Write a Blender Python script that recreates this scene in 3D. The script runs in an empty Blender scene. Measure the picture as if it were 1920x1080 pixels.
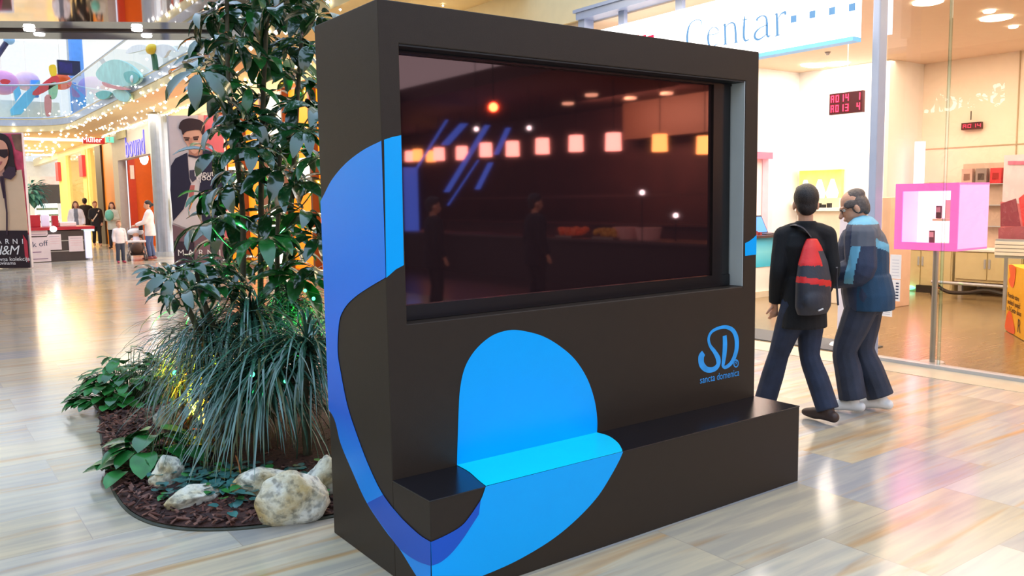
import bpy, bmesh, math, random
from mathutils import Vector as V, Matrix, noise as NZ
SC = bpy.context.scene
COL = SC.collection
rnd = random.Random(11)
PI = math.pi

# ---------------------------------------------------------------- camera
CX, CY, CZ = -1.6764, -3.2296, 1.6715
YAW, PITCH, ROLL, FPX = 0.6278, -0.1046, -0.0161, 1576.7
def _basis():
    f = V((math.sin(YAW)*math.cos(PITCH), math.cos(YAW)*math.cos(PITCH), math.sin(PITCH)))
    r = V((math.cos(YAW), -math.sin(YAW), 0)); u = r.cross(f)
    c, s = math.cos(ROLL), math.sin(ROLL)
    return c*r+s*u, -s*r+c*u, f
CR, CU, CF = _basis()
CAMP = V((CX, CY, CZ))
cam_data = bpy.data.cameras.new('camera')
cam_data.sensor_width = 36.0
cam_data.lens = FPX/1920*36.0
cam_data.clip_end = 300
cam = bpy.data.objects.new('camera', cam_data)
COL.objects.link(cam)
M4 = Matrix((CR, CU, -CF)).transposed().to_4x4()
M4.translation = CAMP
cam.matrix_world = M4
SC.camera = cam

# ---------------------------------------------------------------- world, exposure
SC.view_settings.view_transform = 'Standard'
SC.view_settings.look = 'None'
SC.view_settings.gamma = 1.0
SC.view_settings.use_curve_mapping = False
SC.view_settings.exposure = 0.5
w = bpy.data.worlds.new('daylight_through_roof')
SC.world = w
w.use_nodes = True
bg = w.node_tree.nodes['Background']
bg.inputs[0].default_value = (0.68, 0.83, 1.0, 1)
bg.inputs[1].default_value = 1.0
# the glazed roof: paler towards the sides, bluer and brighter overhead
_n = w.node_tree.nodes; _l = w.node_tree.links.new
_tc = _n.new('ShaderNodeTexCoord'); _sp = _n.new('ShaderNodeSeparateXYZ'); _l(_tc.outputs['Generated'], _sp.inputs[0])
_rp = _n.new('ShaderNodeValToRGB'); _l(_sp.outputs[2], _rp.inputs[0])
_rp.color_ramp.elements[0].position = .25; _rp.color_ramp.elements[0].color = (.80, .85, .94, 1)
_rp.color_ramp.elements[1].position = .85; _rp.color_ramp.elements[1].color = (.80, 1.12, 1.55, 1)
_l(_rp.outputs[0], bg.inputs[0])
SC.cycles.max_bounces = 8
SC.cycles.diffuse_bounces = 3
SC.cycles.glossy_bounces = 4
SC.cycles.transparent_max_bounces = 12
SC.cycles.sample_clamp_indirect = 6.0
SC.cycles.caustics_reflective = False
SC.cycles.caustics_refractive = False

def area(name, loc, sx, sy, power, color, rot=(0, 0, 0)):
    l = bpy.data.lights.new(name, 'AREA')
    l.shape = 'RECTANGLE'; l.size = sx; l.size_y = sy; l.energy = power; l.color = color
    o = bpy.data.objects.new(name, l); COL.objects.link(o)
    o.location = loc; o.rotation_euler = rot
    return o
area('shop_ceiling_light', (9.6, 2.6, 3.93), 5.5, 7.0, 430, (1, .90, .80))
area('cafe_fill_light', (11.0, -10, 4.28), 4, 14, 620, (1, .72, .55))  # added fill light for the cafe seen in the screen
area('cafe_brick_fill_light', (12.2, -11, 3.95), 1.0, 3.5, 420, (1, .70, .5), (0, -1.0, 0))  # added light aimed at the brick panel to brighten it
area('walkway_fill_light', (4.75, 20, 4.6), .9, 24, 400, (1, .90, .74))  # added warm fill under the walkway ceiling, not a built cove
area('far_hall_light', (1.0, 47, 4.6), 9, 20, 1500, (1, .80, .48))
area('storefront_fill_light', (4.6, 1.5, 4.45), 1.2, 6.0, 120, (1, .74, .42))  # added warm fill over the floor before the shop, without a fitting
area('orange_shop_light', (8.0, 31, 3.95), 3, 5, 330, (1, .9, .75))

# ---------------------------------------------------------------- helpers
def lin(c):
    out = []
    for v in c[:3]:
        v = v/255.0
        out.append(v/12.92 if v <= .04045 else ((v+.055)/1.055)**2.4)
    return (*out, 1)
MATS = {}
def mat(name, rgb, rough=.5, metal=0.0, spec=.5, emit=0.0, ecol=None, var=.06, vscale=6.0, bump=0.0, bscale=60.0, stretch=None, coat=0.0, sss=0.0):
    """principled material whose colour varies with procedural noise"""
    if name in MATS: return MATS[name]
    m = bpy.data.materials.new(name); m.use_nodes = True
    nt = m.node_tree; b = nt.nodes['Principled BSDF']
    c = lin(rgb)
    b.inputs['Roughness'].default_value = rough
    b.inputs['Metallic'].default_value = metal
    b.inputs['Specular IOR Level'].default_value = spec
    b.inputs['Coat Weight'].default_value = coat
    tc = nt.nodes.new('ShaderNodeTexCoord')
    src = tc.outputs['Object']
    if stretch:
        mp = nt.nodes.new('ShaderNodeMapping'); mp.inputs['Scale'].default_value = stretch
        nt.links.new(src, mp.inputs[0]); src = mp.outputs[0]
    n = nt.nodes.new('ShaderNodeTexNoise'); n.inputs['Scale'].default_value = vscale; n.inputs['Detail'].default_value = 4
    nt.links.new(src, n.inputs['Vector'])
    r = nt.nodes.new('ShaderNodeValToRGB')
    r.color_ramp.elements[0].position = .3; r.color_ramp.elements[1].position = .7
    r.color_ramp.elements[0].color = tuple(max(0, v*(1-var)) for v in c[:3])+(1,)
    r.color_ramp.elements[1].color = tuple(min(1, v*(1+var)) for v in c[:3])+(1,)
    nt.links.new(n.outputs['Fac'], r.inputs[0]); nt.links.new(r.outputs[0], b.inputs['Base Color'])
    if emit:
        b.inputs['Emission Color'].default_value = lin(ecol or rgb); b.inputs['Emission Strength'].default_value = emit
    if bump:
        n2 = nt.nodes.new('ShaderNodeTexNoise'); n2.inputs['Scale'].default_value = bscale; n2.inputs['Detail'].default_value = 5
        nt.links.new(src, n2.inputs['Vector'])
        bp = nt.nodes.new('ShaderNodeBump'); bp.inputs['Strength'].default_value = bump; bp.inputs['Distance'].default_value = .01
        nt.links.new(n2.outputs['Fac'], bp.inputs['Height']); nt.links.new(bp.outputs[0], b.inputs['Normal'])
    MATS[name] = m
    return m
def glass_mat(name, tint=(1, 1, 1), refl=.9, base=.04):
    if name in MATS: return MATS[name]
    m = bpy.data.materials.new(name); m.use_nodes = True; nt = m.node_tree
    for n in list(nt.nodes): nt.nodes.remove(n)
    out = nt.nodes.new('ShaderNodeOutputMaterial'); mix = nt.nodes.new('ShaderNodeMixShader')
    tr = nt.nodes.new('ShaderNodeBsdfTransparent'); tr.inputs[0].default_value = (*tint, 1)
    gl = nt.nodes.new('ShaderNodeBsdfGlossy'); gl.inputs['Roughness'].default_value = .01; gl.inputs[0].default_value = (refl,)*3+(1,)
    fr = nt.nodes.new('ShaderNodeFresnel'); fr.inputs[0].default_value = 1.5
    ge = nt.nodes.new('ShaderNodeNewGeometry'); fm_ = nt.nodes.new('ShaderNodeMath'); fm_.operation = 'MULTIPLY_ADD'; fm_.use_clamp = True
    # reflect once, at the pane's outer face
    inv = nt.nodes.new('ShaderNodeMath'); inv.operation = 'SUBTRACT'; inv.inputs[0].default_value = 1; nt.links.new(ge.outputs['Backfacing'], inv.inputs[1])
    nt.links.new(fr.outputs[0], fm_.inputs[0]); nt.links.new(inv.outputs[0], fm_.inputs[1]); fm_.inputs[2].default_value = 0
    nt.links.new(fm_.outputs[0], mix.inputs[0]); nt.links.new(tr.outputs[0], mix.inputs[1]); nt.links.new(gl.outputs[0], mix.inputs[2])
    nt.links.new(mix.outputs[0], out.inputs[0]); MATS[name] = m
    return m

def ray(px, py):
    return CF + (px-960)/FPX*CR - (py-540)/FPX*CU
def onx(px, py, X): d = ray(px, py); return CAMP + d*((X-CX)/d.x)
def ony(px, py, Y): d = ray(px, py); return CAMP + d*((Y-CY)/d.y)
def onz(px, py, Z=0.0): d = ray(px, py); return CAMP + d*((Z-CZ)/d.z)
def onplane(px, py, P, N): d = ray(px, py); return CAMP + d*((P-CAMP).dot(N)/d.dot(N))
def atd(px, py, depth): return CAMP + ray(px, py)*depth

def catmull(pts, n=6, closed=False):
    P = [V(p) for p in pts]; out = []; m = len(P)
    rng = range(m if closed else m-1)
    for i in rng:
        if closed: a, b, c, d = P[(i-1) % m], P[i], P[(i+1) % m], P[(i+2) % m]
        else: a, b, c, d = P[max(i-1, 0)], P[i], P[i+1], P[min(i+2, m-1)]
        for k in range(n):
            t = k/n
            out.append(.5*((2*b)+(c-a)*t+(2*a-5*b+4*c-d)*t*t+(3*b-a-3*c+d)*t*t*t))
    if not closed: out.append(P[-1])
    return out

def tag(o, label=None, cat=None, group=None, kind=None):
    if label: o['label'] = label
    if cat: o['category'] = cat
    if group: o['group'] = group
    if kind: o['kind'] = kind
    return o
def worldloc(o):
    v = V((0, 0, 0))
    while o is not None: v = v+o.location; o = o.parent
    return v
def thing(name, label, cat, loc=(0, 0, 0), group=None):
    o = bpy.data.objects.new(name, None); COL.objects.link(o); o.location = loc; o.empty_display_size = .1
    return tag(o, label, cat, group)
def link(name, me, parent=None):
    """links a mesh given in world coordinates as one object, with its origin at its parent or at its own base"""
    if parent is not None:
        off = worldloc(parent); me.transform(Matrix.Translation(-off)); o = bpy.data.objects.new(name, me)
        COL.objects.link(o); o.parent = parent
    else:
        xs = [v.co for v in me.vertices]
        c = V(((min(p.x for p in xs)+max(p.x for p in xs))/2, (min(p.y for p in xs)+max(p.y for p in xs))/2, min(p.z for p in xs)))
        me.transform(Matrix.Translation(-c)); o = bpy.data.objects.new(name, me); COL.objects.link(o); o.location = c
    return o

class MB:
    """collects shapes in world coordinates; build() links them as ONE mesh object"""
    def __init__(s): s.v = []; s.f = []; s.mi = []; s.cur = 0
    def use(s, i): s.cur = i; return s
    def add(s, vs, fs):
        n = len(s.v); s.v += [V(p) for p in vs]
        for f in fs: s.f.append([n+i for i in f]); s.mi.append(s.cur)
        return s
    def box(s, x0, x1, y0, y1, z0, z1, M=None):
        vs = [V((x, y, z)) for z in (z0, z1) for y in (y0, y1) for x in (x0, x1)]
        if M is not None: vs = [M @ p for p in vs]
        return s.add(vs, [(0, 2, 3, 1), (4, 5, 7, 6), (0, 1, 5, 4), (2, 6, 7, 3), (0, 4, 6, 2), (1, 3, 7, 5)])
    def poly(s, pts, thick=0, normal=None):
        pts = [V(p) for p in pts]; n = len(pts)
        if not thick: return s.add(pts, [tuple(range(n))])
        N = (V(normal).normalized() if normal is not None else (pts[1]-pts[0]).cross(pts[2]-pts[0]).normalized())*thick
        return s.add(pts+[p+N for p in pts], [tuple(reversed(range(n))), tuple(range(n, 2*n))]+[(i, (i+1) % n, n+(i+1) % n, n+i) for i in range(n)])
    def tube(s, pts, r, seg=8, caps=True, flat=1.0):
        P = [V(p) for p in pts]; n = len(P); R = r if isinstance(r, (list, tuple)) else [r]*n
        vs = []; up = None
        for i, p in enumerate(P):
            t = (P[min(i+1, n-1)]-P[max(i-1, 0)]).normalized()
            if up is None:
                up = V((0, 0, 1)) if abs(t.z) < .9 else V((0, 1, 0))
            a = (up-t*up.dot(t)).normalized(); b = t.cross(a); up = a
            for k in range(seg):
                q = 2*PI*k/seg
                vs.append(p+a*(R[i]*math.cos(q))+b*(R[i]*flat*math.sin(q)))
        fs = [(i*seg+k, i*seg+(k+1) % seg, (i+1)*seg+(k+1) % seg, (i+1)*seg+k) for i in range(n-1) for k in range(seg)]
        if caps: fs += [tuple(reversed(range(seg))), tuple(range((n-1)*seg, n*seg))]
        return s.add(vs, fs)
    def rings(s, rings, seg=16, M=None):
        """rings: (centre, rx, ry) with the ring in the xy plane"""
        vs = []
        for c, rx, ry in rings:
            for k in range(seg):
                q = 2*PI*k/seg; p = V(c)+V((rx*math.cos(q), ry*math.sin(q), 0)); vs.append(M @ p if M is not None else p)
        n = len(rings)
        fs = [(i*seg+k, i*seg+(k+1) % seg, (i+1)*seg+(k+1) % seg, (i+1)*seg+k) for i in range(n-1) for k in range(seg)]
        fs += [tuple(reversed(range(seg))), tuple(range((n-1)*seg, n*seg))]
        return s.add(vs, fs)
    def ball(s, c, rx, ry=None, rz=None, nu=14, nv=9, M=None):
        ry = ry or rx; rz = rz or rx; c = V(c); vs = []; fs = []
        pts = [V((0, 0, rz))]
        for j in range(1, nv):
            th = PI*j/nv
            for k in range(nu): ph = 2*PI*k/nu; pts.append(V((rx*math.sin(th)*math.cos(ph), ry*math.sin(th)*math.sin(ph), rz*math.cos(th))))
        pts.append(V((0, 0, -rz)))
        vs = [c+(M @ p if M is not None else p) for p in pts]
        for k in range(nu): fs.append((0, 1+k, 1+(k+1) % nu))
        for j in range(nv-2):
            for k in range(nu): a = 1+j*nu; fs.append((a+k, a+nu+k, a+nu+(k+1) % nu, a+(k+1) % nu))
        a = 1+(nv-2)*nu
        for k in range(nu): fs.append((a+k, len(pts)-1, a+(k+1) % nu))
        return s.add(vs, fs)
    def strip(s, path, widths, side, thick=0):
        """ribbon of varying width along a path; side: the direction of the width per point"""
        vs = []
        for p, wd, sd in zip(path, widths, side): vs += [V(p)-V(sd)*wd*.5, V(p)+V(sd)*wd*.5]
        return s.add(vs, [(2*i, 2*i+1, 2*i+3, 2*i+2) for i in range(len(path)-1)])
    def mesh(s, name, mats=None, smooth=False):
        me = bpy.data.meshes.new(name); me.from_pydata([tuple(p) for p in s.v], [], s.f)
        for m in (mats if isinstance(mats, (list, tuple)) else [mats] if mats else []): me.materials.append(m)
        me.polygons.foreach_set('material_index', s.mi)
        if smooth: me.polygons.foreach_set('use_smooth', [True]*len(me.polygons))
        me.update(); return me
    def build(s, name, mats, parent=None, smooth=False, bevel=0.0, label=None, cat=None, group=None, kind=None, fix=True):
        me = s.mesh(name, mats, smooth)
        if fix:
            bm = bmesh.new(); bm.from_mesh(me); bmesh.ops.recalc_face_normals(bm, faces=bm.faces); bm.to_mesh(me); bm.free()
        o = link(name, me, parent)
        if bevel:
            b = o.modifiers.new('bevel', 'BEVEL'); b.width = bevel; b.segments = 2; b.limit_method = 'ANGLE'
        return tag(o, label, cat, group, kind)

def text_mesh(txt, size, P, U, W, depth=.004, align='CENTER', spacing=1.0, shear=0.0):
    """lettering as a mesh in world coordinates; P: baseline centre, U: reading direction, W: up"""
    cu = bpy.data.curves.new('lettering', 'FONT'); cu.body = txt; cu.size = size; cu.align_x = align; cu.extrude = depth/2
    cu.space_character = spacing; cu.shear = shear; cu.resolution_u = 3
    ob = bpy.data.objects.new('lettering', cu); COL.objects.link(ob)
    dg = bpy.context.evaluated_depsgraph_get()
    me = bpy.data.meshes.new_from_object(ob.evaluated_get(dg))
    bpy.data.objects.remove(ob); bpy.data.curves.remove(cu)
    U = V(U).normalized(); W = V(W).normalized(); N = U.cross(W)
    M = Matrix((U, W, N)).transposed().to_4x4(); M.translation = V(P)
    me.transform(M)
    return me
def text(name, txt, size, P, U, W, m, parent, **k):
    me = text_mesh(txt, size, P, U, W, **k); me.materials.clear(); me.materials.append(m)
    return link(name, me, parent)
# ---------------------------------------------------------------- setting: floor, walls, slab, soffit
def stone_floor_mat():
    m = bpy.data.materials.new('polished travertine slabs'); m.use_nodes = True; nt = m.node_tree; b = nt.nodes['Principled BSDF']
    L = nt.links.new; N = nt.nodes.new
    tc = N('ShaderNodeTexCoord'); mp = N('ShaderNodeMapping'); L(tc.outputs['Object'], mp.inputs[0])
    mp.inputs['Location'].default_value = (.35, .18, 0)
    br = N('ShaderNodeTexBrick'); L(mp.outputs[0], br.inputs['Vector'])
    br.inputs['Scale'].default_value = 1.0; br.inputs['Brick Width'].default_value = 1.15; br.inputs['Row Height'].default_value = .56
    br.inputs['Mortar Size'].default_value = .0028; br.inputs['Mortar Smooth'].default_value = .3; br.inputs['Bias'].default_value = 0
    br.inputs['Color1'].default_value = (0, 0, 0, 1); br.inputs['Color2'].default_value = (1, 1, 1, 1); br.inputs['Mortar'].default_value = (.5, .5, .5, 1)
    ramp = N('ShaderNodeValToRGB'); L(br.outputs['Color'], ramp.inputs[0]); cr = ramp.color_ramp
    cols = [(0, (176, 168, 158)), (.25, (198, 182, 154)), (.45, (200, 192, 178)), (.65, (190, 174, 146)), (.82, (170, 168, 168)), (1, (204, 192, 170))]
    cr.elements[0].color = lin(cols[0][1]); cr.elements[1].color = lin(cols[-1][1])
    for p, c in cols[1:-1]: e = cr.elements.new(p); e.color = lin(c)
    # veins, running along the slabs
    mv = N('ShaderNodeMapping'); mv.inputs['Scale'].default_value = (.5, 5.5, 1); L(tc.outputs['Object'], mv.inputs[0])
    # each slab's veins are shifted by its own grey value
    sh = N('ShaderNodeVectorMath'); sh.operation = 'ADD'; L(mv.outputs[0], sh.inputs[0])
    ml = N('ShaderNodeVectorMath'); ml.operation = 'SCALE'; ml.inputs['Scale'].default_value = 37; L(br.outputs['Color'], ml.inputs[0]); L(ml.outputs[0], sh.inputs[1])
    n1 = N('ShaderNodeTexNoise'); n1.inputs['Scale'].default_value = 1.3; n1.inputs['Detail'].default_value = 7; n1.inputs['Distortion'].default_value = .5; L(sh.outputs[0], n1.inputs['Vector'])
    r1 = N('ShaderNodeValToRGB'); r1.color_ramp.elements[0].position = .54; r1.color_ramp.elements[1].position = .74; L(n1.outputs['Fac'], r1.inputs[0])
    mx = N('ShaderNodeMix'); mx.data_type = 'RGBA'; L(r1.outputs[0], mx.inputs[0]); L(ramp.outputs[0], mx.inputs[6]); mx.inputs[7].default_value = lin((190, 146, 94))
    n2 = N('ShaderNodeTexNoise'); n2.inputs['Scale'].default_value = 2.6; n2.inputs['Detail'].default_value = 8; n2.inputs['Distortion'].default_value = .3; L(sh.outputs[0], n2.inputs['Vector'])
    r2 = N('ShaderNodeValToRGB'); r2.color_ramp.elements[0].position = .38; r2.color_ramp.elements[1].position = .62
    r2.color_ramp.elements[0].color = (.80, .82, .88, 1); r2.color_ramp.elements[1].color = (1.06, 1.04, 1.0, 1); L(n2.outputs['Fac'], r2.inputs[0])
    mu = N('ShaderNodeMix'); mu.data_type = 'RGBA'; mu.blend_type = 'MULTIPLY'; mu.inputs[0].default_value = 1; L(mx.outputs[2], mu.inputs[6]); L(r2.outputs[0], mu.inputs[7])
    mo = N('ShaderNodeMix'); mo.data_type = 'RGBA'; L(br.outputs['Fac'], mo.inputs[0]); L(mu.outputs[2], mo.inputs[6]); mo.inputs[7].default_value = lin((168, 156, 140))
    L(mo.outputs[2], b.inputs['Base Color'])
    b.inputs['Roughness'].default_value = .16; b.inputs['Specular IOR Level'].default_value = .5
    return m
def wood_floor_mat():
    return mat('brown wood floor', (138, 116, 82), .22, spec=.6, var=.22, vscale=3, stretch=(1, 9, 1))
MB().box(-14, 5.8, -24, 64, -.2, 0).build('floor', stone_floor_mat(), kind='structure')
o = MB().box(6.25, 16, -1.6, 6.8, -.2, 0).build('floor_shop', wood_floor_mat(), kind='structure')
MB().box(5.8, 6.25, -1.6, 6.8, -.2, .004).build('trim_1', mat('threshold stone', (196, 184, 160), .3, var=.08), kind='structure', label='pale stone threshold strip of the shop')
cream = mat('cream wall paint', (238, 220, 178), .7, var=.03)
white = mat('white wall paint', (244, 240, 234), .7, var=.02)
warmw = mat('warm white shop wall', (246, 228, 208), .6, var=.02)
greyp = mat('grey portal panels', (190, 182, 176), .5, var=.04)
steel = mat('brushed steel', (176, 184, 200), .3, metal=.7, var=.05)
alu = mat('pale aluminium', (190, 196, 206), .35, metal=.5, var=.04)
# right-hand shop row: bulkhead over the shopfronts, and the blank stretch beside the phone shop
mb = MB()
mb.box(5.8, 6.1, -1.6, 6.2, 4.02, 7.0)
mb.box(5.8, 6.1, 6.2, 13.2, 0, 4.75)
mb.box(5.75, 6.1, 13.2, 60, 4.36, 4.80)
mb.build('wall_right', cream, kind='structure')
mb = MB().box(8.2, 8.4, 5, 60, 4.9, 13)
mb.build('wall_gallery', white, kind='structure')
MB().box(-14.2, -14, -24, 64, 0, 9).build('wall_left', cream, kind='structure')
MB().box(-14, 16, 63.9, 64.2, 0, 13).build('wall_end', white, kind='structure')
# upper floor: slab along the right and across the far end, with a rounded corner
edge = [V((3.7, 6.5, 0)), V((3.7, 31.2, 0))]
for k in range(1, 9):
    a = PI/2*k/8; edge.append(V((3.7-2.6*(1-math.cos(a)), 31.2+2.6*math.sin(a), 0)))
edge.append(V((-9, 33.8, 0)))
def off(d):  # the edge path, moved inward by d
    return [V((3.7+d, 6.5, 0)), V((3.7+d, 31.2, 0))]+[V((1.1+(2.6+d)*math.cos(PI/2*k/8), 31.2+(2.6+d)*math.sin(PI/2*k/8), 0)) for k in range(1, 9)]+[V((-9, 33.8+d, 0))]
def wallstrip(mb, path, z0, z1):
    n = len(path); mb.add([p+V((0, 0, z0)) for p in path]+[p+V((0, 0, z1)) for p in path], [(i, i+1, n+i+1, n+i) for i in range(n-1)])
def flatstrip(mb, pa, pb, z):
    n = len(pa); mb.add([p+V((0, 0, z)) for p in pa]+[p+V((0, 0, z)) for p in pb], [(i, i+1, n+i+1, n+i) for i in range(n-1)])
mb = MB()
E0, E1, E2 = off(0), off(.75), off(.8)
wallstrip(mb, E0, 4.5, 4.98); flatstrip(mb, E0, E1, 4.5); wallstrip(mb, E1, 4.5, 4.66); flatstrip(mb, E0, off(.12), 4.98)
big = [V((8.2, 6.5, 0)), V((8.2, 31.2, 0))]+[V((8.2, 34+k*2.5, 0)) for k in range(8)]+[V((-9, 60, 0))]
flatstrip(mb, E1, big, 4.66); flatstrip(mb, off(.12), big, 4.96)
mb.build('ceiling_walkway', mat('warm ceiling paint', (240, 214, 160), .6, var=.03), kind='structure', fix=False)
mb = MB(); wallstrip(mb, off(-.015), 4.72, 4.94); mb.build('trim_2', mat('grey fascia metal', (190, 196, 210), .35, metal=.3, var=.05), kind='structure', fix=False)
# end wall of the far hall under the slab, and the left side of that hall
MB().box(-9, 8.2, 60, 60.2, 0, 4.66).build('wall_far', mat('far hall wall', (232, 222, 205), .6, var=.04), kind='structure')
# polished metal soffit of the footbridge overhead: it mirrors the hall below
soff = mat('polished metal soffit', (214, 214, 224), .045, metal=1.0, var=.02)
zs = 5.3
a0, a1 = onz(-900, 0, zs), onz(520, 0, zs)
e = V((.86, -.5, 0)); nrm = V((.5, .86, 0))
pA, pB = onz(0, 55, zs), onz(400, 58, zs)
e = (pB-pA).normalized(); nrm = V((-e.y, e.x, 0))
mid0, mid1 = pA-e*12, pB+e*2.2
mb = MB()
mb.poly([mid0-nrm*9, mid1-nrm*9, mid1, mid0], .5, (0, 0, 1))
mb.build('ceiling_footbridge', soff, kind='structure')
zs2 = 5.12
q0, q1 = mid0.copy(), mid1.copy(); q0.z = q1.z = zs2
far0 = onz(0, 73, zs2); w2 = (far0-q0).dot(nrm)
mb = MB().poly([q0+nrm*.06, q1+nrm*.06, q1+nrm*w2, q0+nrm*w2], .6, (0, 0, 1))
mb.build('ceiling_footbridge_edge', soff, kind='structure')
mb = MB().poly([mid0-nrm*.02+V((0, 0, -.03)), mid1-nrm*.02+V((0, 0, -.03)), mid1+nrm*.07+V((0, 0, -.03)), mid0+nrm*.07+V((0, 0, -.03))], .05, (0, 0, 1))
mb.build('trim_3', mat('dark groove', (70, 56, 50), .5), kind='structure')
lampw = mat('lit lamp glass', (255, 250, 240), .4, emit=9)
for px in (55, 257):
    c = onz(px, 56, zs-.04); mb = MB().rings([((c.x, c.y, zs-.06), .10, .10), ((c.x, c.y, zs-.02), .11, .11)], 16)
    t = mb.build('downlight', lampw, label='round downlight in the mirrored soffit, '+('at the far left' if px < 100 else 'above the orange reflection'), cat='ceiling light', group='downlights in the mirrored soffit')
# ---------------------------------------------------------------- the dark kiosk with the big screen
KW, KD, KB, KH, HB = 2.489, .656, .323, 2.512, .45
vinyl = mat('black brown vinyl wrap', (47, 37, 29), .45, spec=.3, var=.05, vscale=20, bump=.12, bscale=350)
vinyl_top = mat('black bench vinyl', (20, 19, 24), .2, spec=.5, var=.05, vscale=20, bump=.06, bscale=350)
black = mat('matt black', (9, 9, 10), .5, var=.1)
kiosk = thing('display_kiosk', 'large dark brown video kiosk with a built-in bench and blue swirl graphics', 'kiosk', (KW/2, KD/2, 0))
OX0, OX1, OZ0, OZ1 = .095, 2.372, 1.135, 2.337   # the screen opening
# one shell: rebuilt as a frame of outer faces only
def shell():
    m = MB(); v = [(0, 0), (KW, 0), (KW, KH), (0, KH)]; h = [(OX0, OZ0), (OX1, OZ0), (OX1, OZ1), (OX0, OZ1)]
    F = [(x, 0, z) for x, z in v]+[(x, 0, z) for x, z in h]+[(x, KD, z) for x, z in v]+[(x, .2, z) for x, z in h]
    m.add(F, [(0, 1, 5, 4), (1, 2, 6, 5), (2, 3, 7, 6), (3, 0, 4, 7), (0, 8, 9, 1), (1, 9, 10, 2), (2, 10, 11, 3), (3, 11, 8, 0), (8, 11, 10, 9), (4, 5, 13, 12), (5, 6, 14, 13), (6, 7, 15, 14), (7, 4, 12, 15), (12, 13, 14, 15)])
    return m
shell().build('body', [vinyl], kiosk, bevel=.004)
mb = MB().box(0, KW, -KB, -.0005, 0, HB-.004); mb.build('bench', [vinyl], kiosk, bevel=.003)
MB().box(-.002, KW+.002, -KB-.002, -.001, HB-.006, HB).build('bench_seat', [vinyl_top], kiosk, bevel=.002, label='smooth near-black bench top')
# television
scr = bpy.data.materials.new('dark glossy screen'); scr.use_nodes = True
nt = scr.node_tree; b = nt.nodes['Principled BSDF']
b.inputs['Base Color'].default_value = lin((36, 23, 26)); b.inputs['Roughness'].default_value = .6; b.inputs['Specular IOR Level'].default_value = 0
gl = nt.nodes.new('ShaderNodeBsdfGlossy'); gl.inputs[0].default_value = (.85, .50, .48, 1); gl.inputs['Roughness'].default_value = .03
mix = nt.nodes.new('ShaderNodeMixShader'); fr = nt.nodes.new('ShaderNodeFresnel'); fr.inputs[0].default_value = 2.3
nt.links.new(fr.outputs[0], mix.inputs[0]); nt.links.new(b.outputs[0], mix.inputs[1]); nt.links.new(gl.outputs[0], mix.inputs[2])
nt.links.new(mix.outputs[0], nt.nodes['Material Output'].inputs[0])
SY = .105
sx1, sz0, sz1 = 2.195, 1.205, 2.315
bez = mat('television bezel', (14, 14, 17), .3, var=.1)
tv = MB().box(OX0+.001, 2.355, SY+.012, .19, OZ0+.001, OZ1-.001).build('television', [black], kiosk)
MB().box(OX0+.03, sx1, SY, SY+.012, sz0, sz1).build('screen', [scr], tv, label='dark glossy screen mirroring a row of lamps')
mb = MB(); mb.box(OX0+.002, 2.352, SY-.02, SY+.011, OZ0+.002, sz0); mb.box(OX0+.002, 2.352, SY-.02, SY+.011, sz1, OZ1-.002); mb.box(sx1, 2.285, SY-.02, SY+.011, sz0, sz1); mb.box(OX0+.002, OX0+.03, SY-.02, SY+.011, sz0, sz1)
mb.build('bezel', [bez], tv)
MB().box(2.288, 2.352, SY-.012, SY+.011, sz0, sz1).build('side_strip', [black], tv)
MB().box(OX1-.006, OX1-.001, .003, .19, OZ0+.002, OZ1-.002).build('reveal_panel', [mat('pale grey reveal', (186, 190, 190), .5, var=.03)], kiosk, label='pale grey side panel inside the screen opening')
MB().box(OX0+.001, OX1-.007, .003, SY-.021, OZ1-.008, OZ1-.001).build('opening_soffit', [black], kiosk)
# blue printed swirl
def printed(name, stops, axis=2, lo=0., hi=1., rough=.26):
    m = bpy.data.materials.new(name); m.use_nodes = True; nt = m.node_tree; b = nt.nodes['Principled BSDF']
    tc = nt.nodes.new('ShaderNodeTexCoord'); sp = nt.nodes.new('ShaderNodeSeparateXYZ'); nt.links.new(tc.outputs['Object'], sp.inputs[0])
    mr = nt.nodes.new('ShaderNodeMapRange'); mr.inputs[1].default_value = lo; mr.inputs[2].default_value = hi; nt.links.new(sp.outputs[axis], mr.inputs[0])
    r = nt.nodes.new('ShaderNodeValToRGB'); nt.links.new(mr.outputs[0], r.inputs[0])
    e = r.color_ramp.elements; e[0].position, e[0].color = stops[0][0], lin(stops[0][1]); e[1].position, e[1].color = stops[-1][0], lin(stops[-1][1])
    for p, c in stops[1:-1]: x = e.new(p); x.color = lin(c)
    nt.links.new(r.outputs[0], b.inputs['Base Color']); b.inputs['Roughness'].default_value = rough; b.inputs['Specular IOR Level'].default_value = .4
    return m
# the swirl is a printed graphic: pale at its top, deep blue in its middle, bright again at the foot
blue_side = printed('blue print of the side', [(0, (0, 150, 250)), (.2, (0, 140, 245)), (.33, (6, 98, 224)), (.55, (22, 118, 246)), (.75, (16, 134, 252)), (1, (16, 152, 255))], lo=0, hi=2.0)
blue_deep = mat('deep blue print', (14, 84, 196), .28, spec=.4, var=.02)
blue = mat('bright blue print', (0, 172, 255), .28, spec=.25, var=.015)
blue_seat = mat('blue print with painted light', (0, 222, 255), .24, spec=.45, var=.015)  # same blue print, lightened to paint in the light from above
def side(pts, x=-.0022): return [onx(px, py, x) for px, py in pts]
def clampy(P, y0, y1): return [V((p.x, min(max(p.y, y0), y1), p.z)) for p in P]
C7 = lambda pts: [(590+a/2.2492, 600+b/2.25) for a, b in pts]
inner = [(724, 520), (690, 540), (662, 560), (645, 580), (636, 605)]+C7([(97, 130), (110, 220), (138, 360), (180, 490), (230, 620), (290, 740), (370, 840), (440, 905), (490, 937)])
outer = [(720, 262), (682, 281), (648, 307), (622, 338), (604, 372), (585, 400)]
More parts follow.
